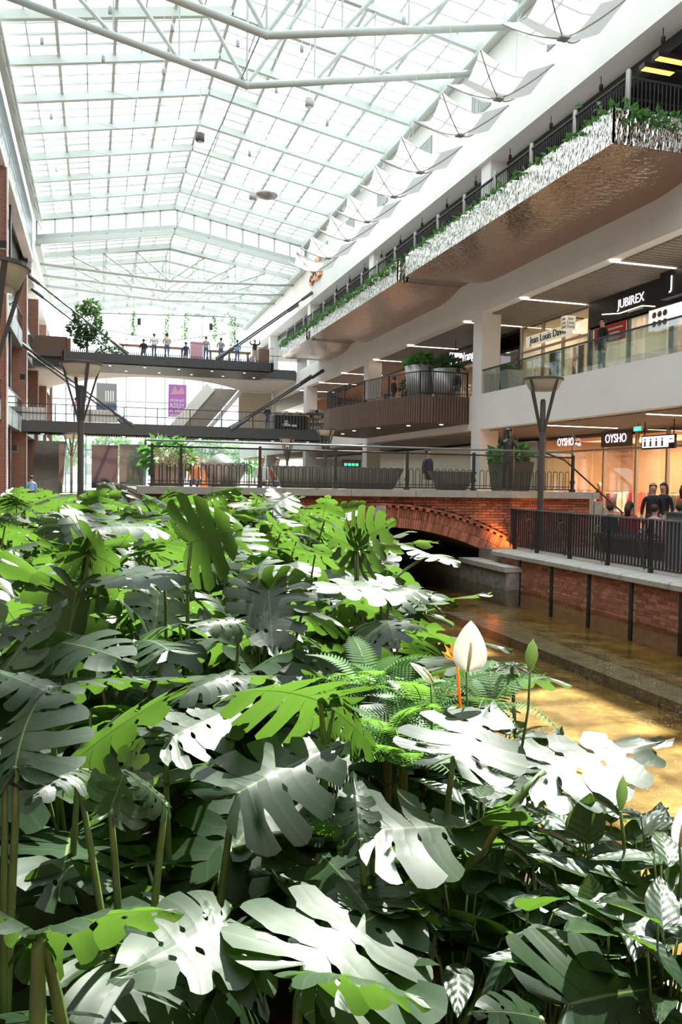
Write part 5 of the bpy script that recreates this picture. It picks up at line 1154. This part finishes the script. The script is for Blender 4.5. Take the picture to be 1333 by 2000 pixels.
hero('tall glowing green monstera leaf standing highest left of centre',[((372,1060,5.2),(482,1030,5.0),(-.1,.95,-.1),1.35,LV[0],.014)])
hero('bright green drooping monstera leaf on the left in the middle distance',[((172,1080,5.4),(255,1112,5.1),(.1,.9,.35),1.3,LV[6],.013),((172,1085,5.4),(95,1075,5.2),(.1,.9,.35),1.2,LV[2])])
hero('white shining monstera leaf below the bright green one on the left',[((322,1115,5.1),(182,1132,4.8),(.05,-.2,1),.95,FL[2],.012)])
hero('bright green monstera leaf in front of the dark arch',[((692,1070,6.9),(752,1018,7.2),(-.1,.9,.2),1.4,LV[1],.013),((700,1075,6.9),(640,1040,6.9),(.1,.9,.3),1.2,LV[0])])
hero('monstera leaf stretching out in front of the arch over the water',[((838,1082,8.3),(897,1090,8.0),(.1,-.2,1),1.3,LV[2],.016),((838,1082,8.3),(775,1050,8.5),(-.1,.3,1),1.2,LV[0]),((780,1150,7.5),(893,1160,7.3),TOPH,.9,LD[2])],tuple(at(690,1200,8.0)))
hero('white topped monstera leaf right of the hanging green leaf',[((745,1150,5.8),(598,1135,5.6),(.05,-.2,1),.9,FL[2],.012),((760,1165,5.7),(840,1130,6.0),TOPH,.8,LV[1])])
hero('pale silvery monstera leaf far left in the upper rows',[((300,1030,6.9),(165,1025,6.6),(.05,-.2,1),.85,FL[1],.012)])
hero('dark slit monstera leaf lying low in the centre left',[((120,1255,4.2),(250,1265,3.9),(0,-.4,1),1.0,LD[2],.012),((330,1270,4.1),(260,1215,4.4),TOPH,.9,LD[4])])
hero('curled white monstera leaf low beside the brown stalks',[((470,1215,4.4),(370,1215,4.2),(0,-.6,1),.6,LV[3],.012),((450,1320,3.6),(330,1345,3.4),TOPH,.7,LV[4])])
hero('bright green arching monstera leaf on the left above the slit green one',[((100,1345,3.5),(275,1290,3.8),(0,.5,.9),.6,LV[1],.013),((90,1350,3.5),(-30,1290,3.6),TOPH,.8,LD[0])])
# ---- fill plants
def inbed(x,y):
    for (x0,y0),(x1,y1) in zip(BEDEDGE[:-1],BEDEDGE[1:]):
        if y0<=y<=y1: return -1.45<x<x0+(x1-x0)*(y-y0)/(y1-y0)-.3
    return False
def canopy(x,y):
    c=spl([(0,.12),(2,.22),(3,.45),(4.5,.78),(6,.95),(9,1.18),(14,1.22),(20,1.30)],y)[0]
    for (x0,y0),(x1,y1) in zip(BEDEDGE[:-1],BEDEDGE[1:]):
        if y0<=y<=y1: e=x0+(x1-x0)*(y-y0)/(y1-y0)-x; c-=max(0,.45*(1.2-e)/1.2)*(1 if y<12 else .4)
    return c
SUNV=Vector((.4,.6,1)).normalized()
rf=random.Random(77); spots=[]; tries=0
while len(spots)<150 and tries<9000:
    tries+=1; y=1.6+17.6*rf.random()**1.05; x=rf.uniform(-1.7,5.6)
    if not inbed(x,y): continue
    dd=Vector((x,y,.3)); depth=dd.dot(_f)
    if depth<2.3: continue
    if any((x-a)**2+(y-b)**2<(.42+.022*y)**2 for a,b in spots): continue
    if (x+1.33)**2+(y-11.7)**2<.8: continue
    # lilies own the near right corner
    if x>1.2 and y<3.3: continue
    if y<4.2 and rf.random()<.45: continue
    spots.append((x,y))
spots.sort(key=lambda p:p[1]); ROWS=[spots[k:k+9] for k in range(0,len(spots),9)]; SPOTLAB={}
for r_,row_ in enumerate(ROWS):
    for c_,s_ in enumerate(sorted(row_,key=lambda p:p[0]/p[1])): SPOTLAB[s_]='split leaved monstera plant, %s from the left in the %s planted row back'%(ordn(c_),ordn(min(r_,15)))
for i,(x,y) in enumerate(spots):
    c=canopy(x,y); far=y>9
    row='front' if y<5 else 'middle' if y<10 else 'far'
    lat='left' if x<.5+.12*y else 'right'
    p=thing('monstera_plant',SPOTLAB[(x,y)],'plant',(x,y,SOIL),0,'monstera in the %s %s of the bed'%(row,lat))
    n=rf.randint(7,9) if y<10 else rf.randint(6,8); a0=rf.uniform(0,6.28)
    for k in range(n):
        a=a0+k*2.4+rf.uniform(-.4,.4); hgt=c*(1.0-.55*(k/(n-1))**.8)+rf.uniform(-.12,.10)+ (SOIL*.3*(k/(n-1)))
        if y<4 and k>4: continue
        if y<3.6: hgt=min(hgt,.15+.1*rf.random())
        rad=.10+.28*(k/n)+rf.uniform(0,.15); base=Vector((x+math.cos(a)*rad,y+math.sin(a)*rad,hgt))
        L_=rf.uniform(.42,.70)*(1 if y<10 else 1.12); el=rf.gauss(-.35,.35)
        if rf.random()<.30: el=rf.uniform(.1,.8)
        d=Vector((math.cos(a)*math.cos(el),math.sin(a)*math.cos(el),math.sin(el))); tip=base+d*L_
        if min(base.x,tip.x)<-1.75 or max(base.y,tip.y)>19.6: continue
        if tip.dot(_f)<1.75 or base.dot(_f)<1.75: continue
        if hgt<SOIL+.1: continue
        hint=(Vector((0,0,1))*.8+SUNV*.7+Vector((rf.uniform(-.5,.5),rf.uniform(-.5,.5),0)))
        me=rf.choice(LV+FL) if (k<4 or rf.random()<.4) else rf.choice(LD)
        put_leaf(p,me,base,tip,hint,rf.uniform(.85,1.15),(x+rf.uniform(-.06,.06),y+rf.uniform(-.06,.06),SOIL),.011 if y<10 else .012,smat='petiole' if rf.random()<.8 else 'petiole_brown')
# ---- peace lilies
rl_=random.Random(5)
lil=[]
for u,v,d in ((1010,1640,3.3),(1090,1700,3.0),(1170,1690,2.9),(1250,1720,2.75),(1320,1680,2.7),(1210,1800,2.5),(1300,1830,2.4),(1100,1790,2.65),(1000,1480,3.9),(1050,1560,3.6),(970,1420,4.3),(1130,1560,3.5),(1010,1760,2.75),(1290,1600,3.1),(1200,1610,3.2),(930,1560,3.3),(1350,1760,2.5),(900,1720,2.75)):
    lil.append((u,v,d))
lab=['among the dark stalks below the slanting stalk','at the lower right before the golden water','under the round backlit leaf','right of the round backlit leaf','at the right picture edge','low in the right corner','lowest at the right edge','in shade left of the right corner','behind the white topped leaf','between the two pale monstera leaves','beside the white flower','at the water edge','in the deep shade right of the largest leaf','by the right water edge','next to the closed bud','under the shining white leaf','cut by the right picture edge','in dark shade near the bottom']
for i,(u,v,d) in enumerate(lil):
    top=at(u,v,d); rt=Vector((top.x,top.y+.05,SOIL)); p=thing('peace_lily_plant','peace lily with narrow ribbed leaves '+lab[i],'plant',tuple(rt))
    n=11
    for k in range(n):
        a=k*2.4+rl_.uniform(-.3,.3); rad=rl_.uniform(.04,.15); h_=top.z-rl_.uniform(.0,.22); base=Vector((top.x+math.cos(a)*rad,top.y+math.sin(a)*rad,h_)); el=rl_.uniform(-.35,.75)
        L_=rl_.uniform(.20,.32); dv=Vector((math.cos(a)*math.cos(el),math.sin(a)*math.cos(el),math.sin(el)))
        if (base+dv*L_).dot(_f)<1.7: continue
        put_leaf(p,rl_.choice(LL),base,base+dv*L_,Vector((0,-.15,1))+SUNV*.3,rl_.uniform(.9,1.2),rt+Vector((rl_.uniform(-.05,.05),rl_.uniform(-.05,.05),0)),.005)
p=thing('round_leaf_plant','single round heart shaped leaf glowing green against the light by the water','plant',tuple(Vector((at(1152,1640,2.95).x,at(1152,1640,2.95).y,SOIL))))
put_leaf(p,HEART,at(1152,1650,2.95),at(1150,1548,3.0),(0,.95,.2),1.05,p.location,.007)
put_leaf(p,HEART,at(1165,1775,2.6),at(1150,1705,2.65),(0,.95,.2),1.0,p.location,.006)
# flowers
def spathe_mesh(cup=.35,wd=.33):
    n,m_=14,6; vv=[];ff=[]
    for i in range(n+1):
        t=i/n; w=wd*(math.sin(math.pi*min(1,t**.62))**.75)+.004
        if t>.9: w*=1-.3*(t-.9)/.1
        for j in range(-m_,m_+1): s=j/m_; vv.append((s*w,t,cup*s*s*w+.08*(t-.5)**2))
    for i in range(n):
        for j in range(2*m_): a=i*(2*m_+1)+j; ff.append((a,a+1,a+2*m_+2,a+2*m_+1))
    return MB().add(vv,ff).mesh('spathe','spathe',True,False)
SP=spathe_mesh()
def flower(label,b_,t_,face,root,me=SP,wf=.9,spad=True,mat=None):
    base,tip=at(*b_),at(*t_); rt=at(*root); p=thing('peace_lily_flower',label,'flower',tuple(rt)); L_=(tip-base).length; m3=frame(tip-base,Vector(face))
    o=link('spathe',me,p); M4=m3.to_4x4()@Matrix.Diagonal((L_*wf,L_,L_,1)); M4.translation=base-p.location; o.matrix_local=M4
    MB().tube([rt,rt.lerp(base,.5)+Vector((.01,0,0)),base],[.006,.005,.005],6).build('stalk','petiole',p,True)
    if spad: y=(tip-base).normalized(); n_=m3@Vector((0,0,1)); MB().tube([base+n_*.012,base+y*L_*.3+n_*.025,base+y*L_*.62+n_*.03],[.006,.008,.005],8).build('spadix','spadix',p,True)
    return p
CAMF=(-.1,-1,.25)
flower('large white peace lily flower standing over the water edge',(912,1312,3.4),(920,1212,3.45),CAMF,(905,1480,3.4),wf=1.05)
BUDM=MB().lathe([(.002,0),(.10,.12),(.19,.38),(.20,.55),(.13,.82),(.03,.97),(.004,1.04)],(0,0,0),12); BUDM.v=[(x,z,y*.7) for x,y,z in BUDM.v]; BUDM=BUDM.mesh('bud','bud_green',True)
flower('pale green half closed peace lily bud right of the white flower',(1036,1310,3.3),(1042,1250,3.3),CAMF,(1020,1460,3.3),BUDM,1.15,False)
flower('closed green peace lily bud at the right above the ribbed leaves',(1213,1585,2.8),(1218,1515,2.8),CAMF,(1218,1700,2.8),BUDM,.8,False)
flower('white drooping peace lily flower seen from the side left of the big one',(842,1335,3.7),(800,1295,3.65),(.3,-.6,.7),(840,1470,3.7),wf=.6)
flower('white peace lily flower cut by the right picture edge',(1328,1650,2.6),(1335,1570,2.6),(-.5,-.9,.2),(1325,1760,2.6),wf=.7)
# bird of paradise flower
rt=at(905,1450,3.9); o=thing('bird_of_paradise_flower','orange bird of paradise flower left of the white lily','flower',tuple(rt)); hd=at(893,1292,3.9)
MB().tube([rt,hd],[.008,.006],6).build('stalk','orange_petal',o,True)
for k,(u,v) in enumerate(((868,1258),(880,1254),(891,1266),(862,1272),(898,1278))):
    t_=at(u,v,3.9+.02*k); d=(t_-hd); s=d.cross(Vector((0,1,0))).normalized()*.012; MB().add([hd,hd+d*.5+s,t_,hd+d*.5-s,hd+d*.5+Vector((0,-.01,0))],[(0,1,4),(1,2,4),(2,3,4),(3,0,4)]).build('petal','orange_petal',o)
# ferns
def frond_mesh(seed):
    rr=random.Random(seed); g=MB(); n=22
    for i in range(1,n):
        t=i/n; y=t; z=.25*math.sin(t*2.2)-.35*t*t; w=.24*math.sin(math.pi*(.12+.88*t))**.8
        for s in (-1,1):
            p=Vector((0,y,z)); tip=Vector((s*w,y+.06,z-.03)); k_=Vector((0,.016,0))
            g.add([p-k_,p+k_,p.lerp(tip,.55)+k_*1.1,tip,p.lerp(tip,.55)-k_*1.1],[(0,1,2,3,4)])
    g.tube([(0,t/8,.25*math.sin(t/8*2.2)-.35*(t/8)**2) for t in range(9)],.006,4); return g.mesh('frond','fern',False,False)
FR=[frond_mesh(1),frond_mesh(2)]
for i,(u,v,d,l) in enumerate(((770,1330,4.3,'left of the white flower'),(720,1310,4.5,'beside the glowing centre leaf'),(830,1360,4.1,'under the orange flower'),(960,1340,4.2,'right of the white flower'),(760,1400,3.8,'low in the centre of the bed'),(790,1450,3.6,'under the shining white leaf'))):
    c=at(u,v,d); p=thing('fern_plant','feathery light green fern '+l,'fern',(c.x,c.y,SOIL)); 
    for k in range(11):
        a=k*.571+rf.uniform(-.2,.2); L_=rf.uniform(.26,.42); b_=Vector((c.x,c.y,c.z-.12)); el=rf.uniform(.1,.8)
        put_leaf(p,rf.choice(FR),b_,b_+Vector((math.cos(a)*math.cos(el),math.sin(a)*math.cos(el),math.sin(el)))*L_,(0,0,1),1,None,name='frond')
    MB().tube([(c.x,c.y,SOIL),(c.x,c.y,c.z-.1)],.02,6).build('crown_stem','petiole_brown',p)
for i,(u,v,d,l) in enumerate(((822,1178,7.2,'spiky sprout with radiating narrow leaves before the water'),(1000,1300,4.4,'small spiky sprout right of the white flower'))):
    c=at(u,v,d); p=thing('umbrella_sedge',l,'plant',(c.x,c.y,SOIL if i==0 else ZW+.3)); MB().tube([(c.x+.1,c.y,SOIL),c],.01,6).build('stem','petiole',p)
    for k in range(14):
        a=k*.449; put_leaf(p,LL[2],c,c+Vector((math.cos(a),math.sin(a),.18))*(.30 if i==0 else .16),(0,0,1),.35,None)
# leaf litter
g=MB(); 
for i in range(900):
    x,y=rf.uniform(-1.5,5),rf.uniform(1.5,8)
    if inbed(x,y):
        a=rf.uniform(0,6.28); c,s=math.cos(a),math.sin(a); L_=rf.uniform(.02,.06); z=SOIL+.012
        g.add([(x,y,z),(x+c*L_-s*L_*.4,y+s*L_+c*L_*.4,z+rf.uniform(0,.02)),(x+2*c*L_,y+2*s*L_,z),(x+c*L_+s*L_*.4,y+s*L_-c*L_*.4,z+rf.uniform(0,.02))],[(0,1,2,3)])
f=tag(g.build('leaf_litter','petiole_brown'),'scattered brown dry leaf litter on the dark soil','litter'); f['kind']='stuff'
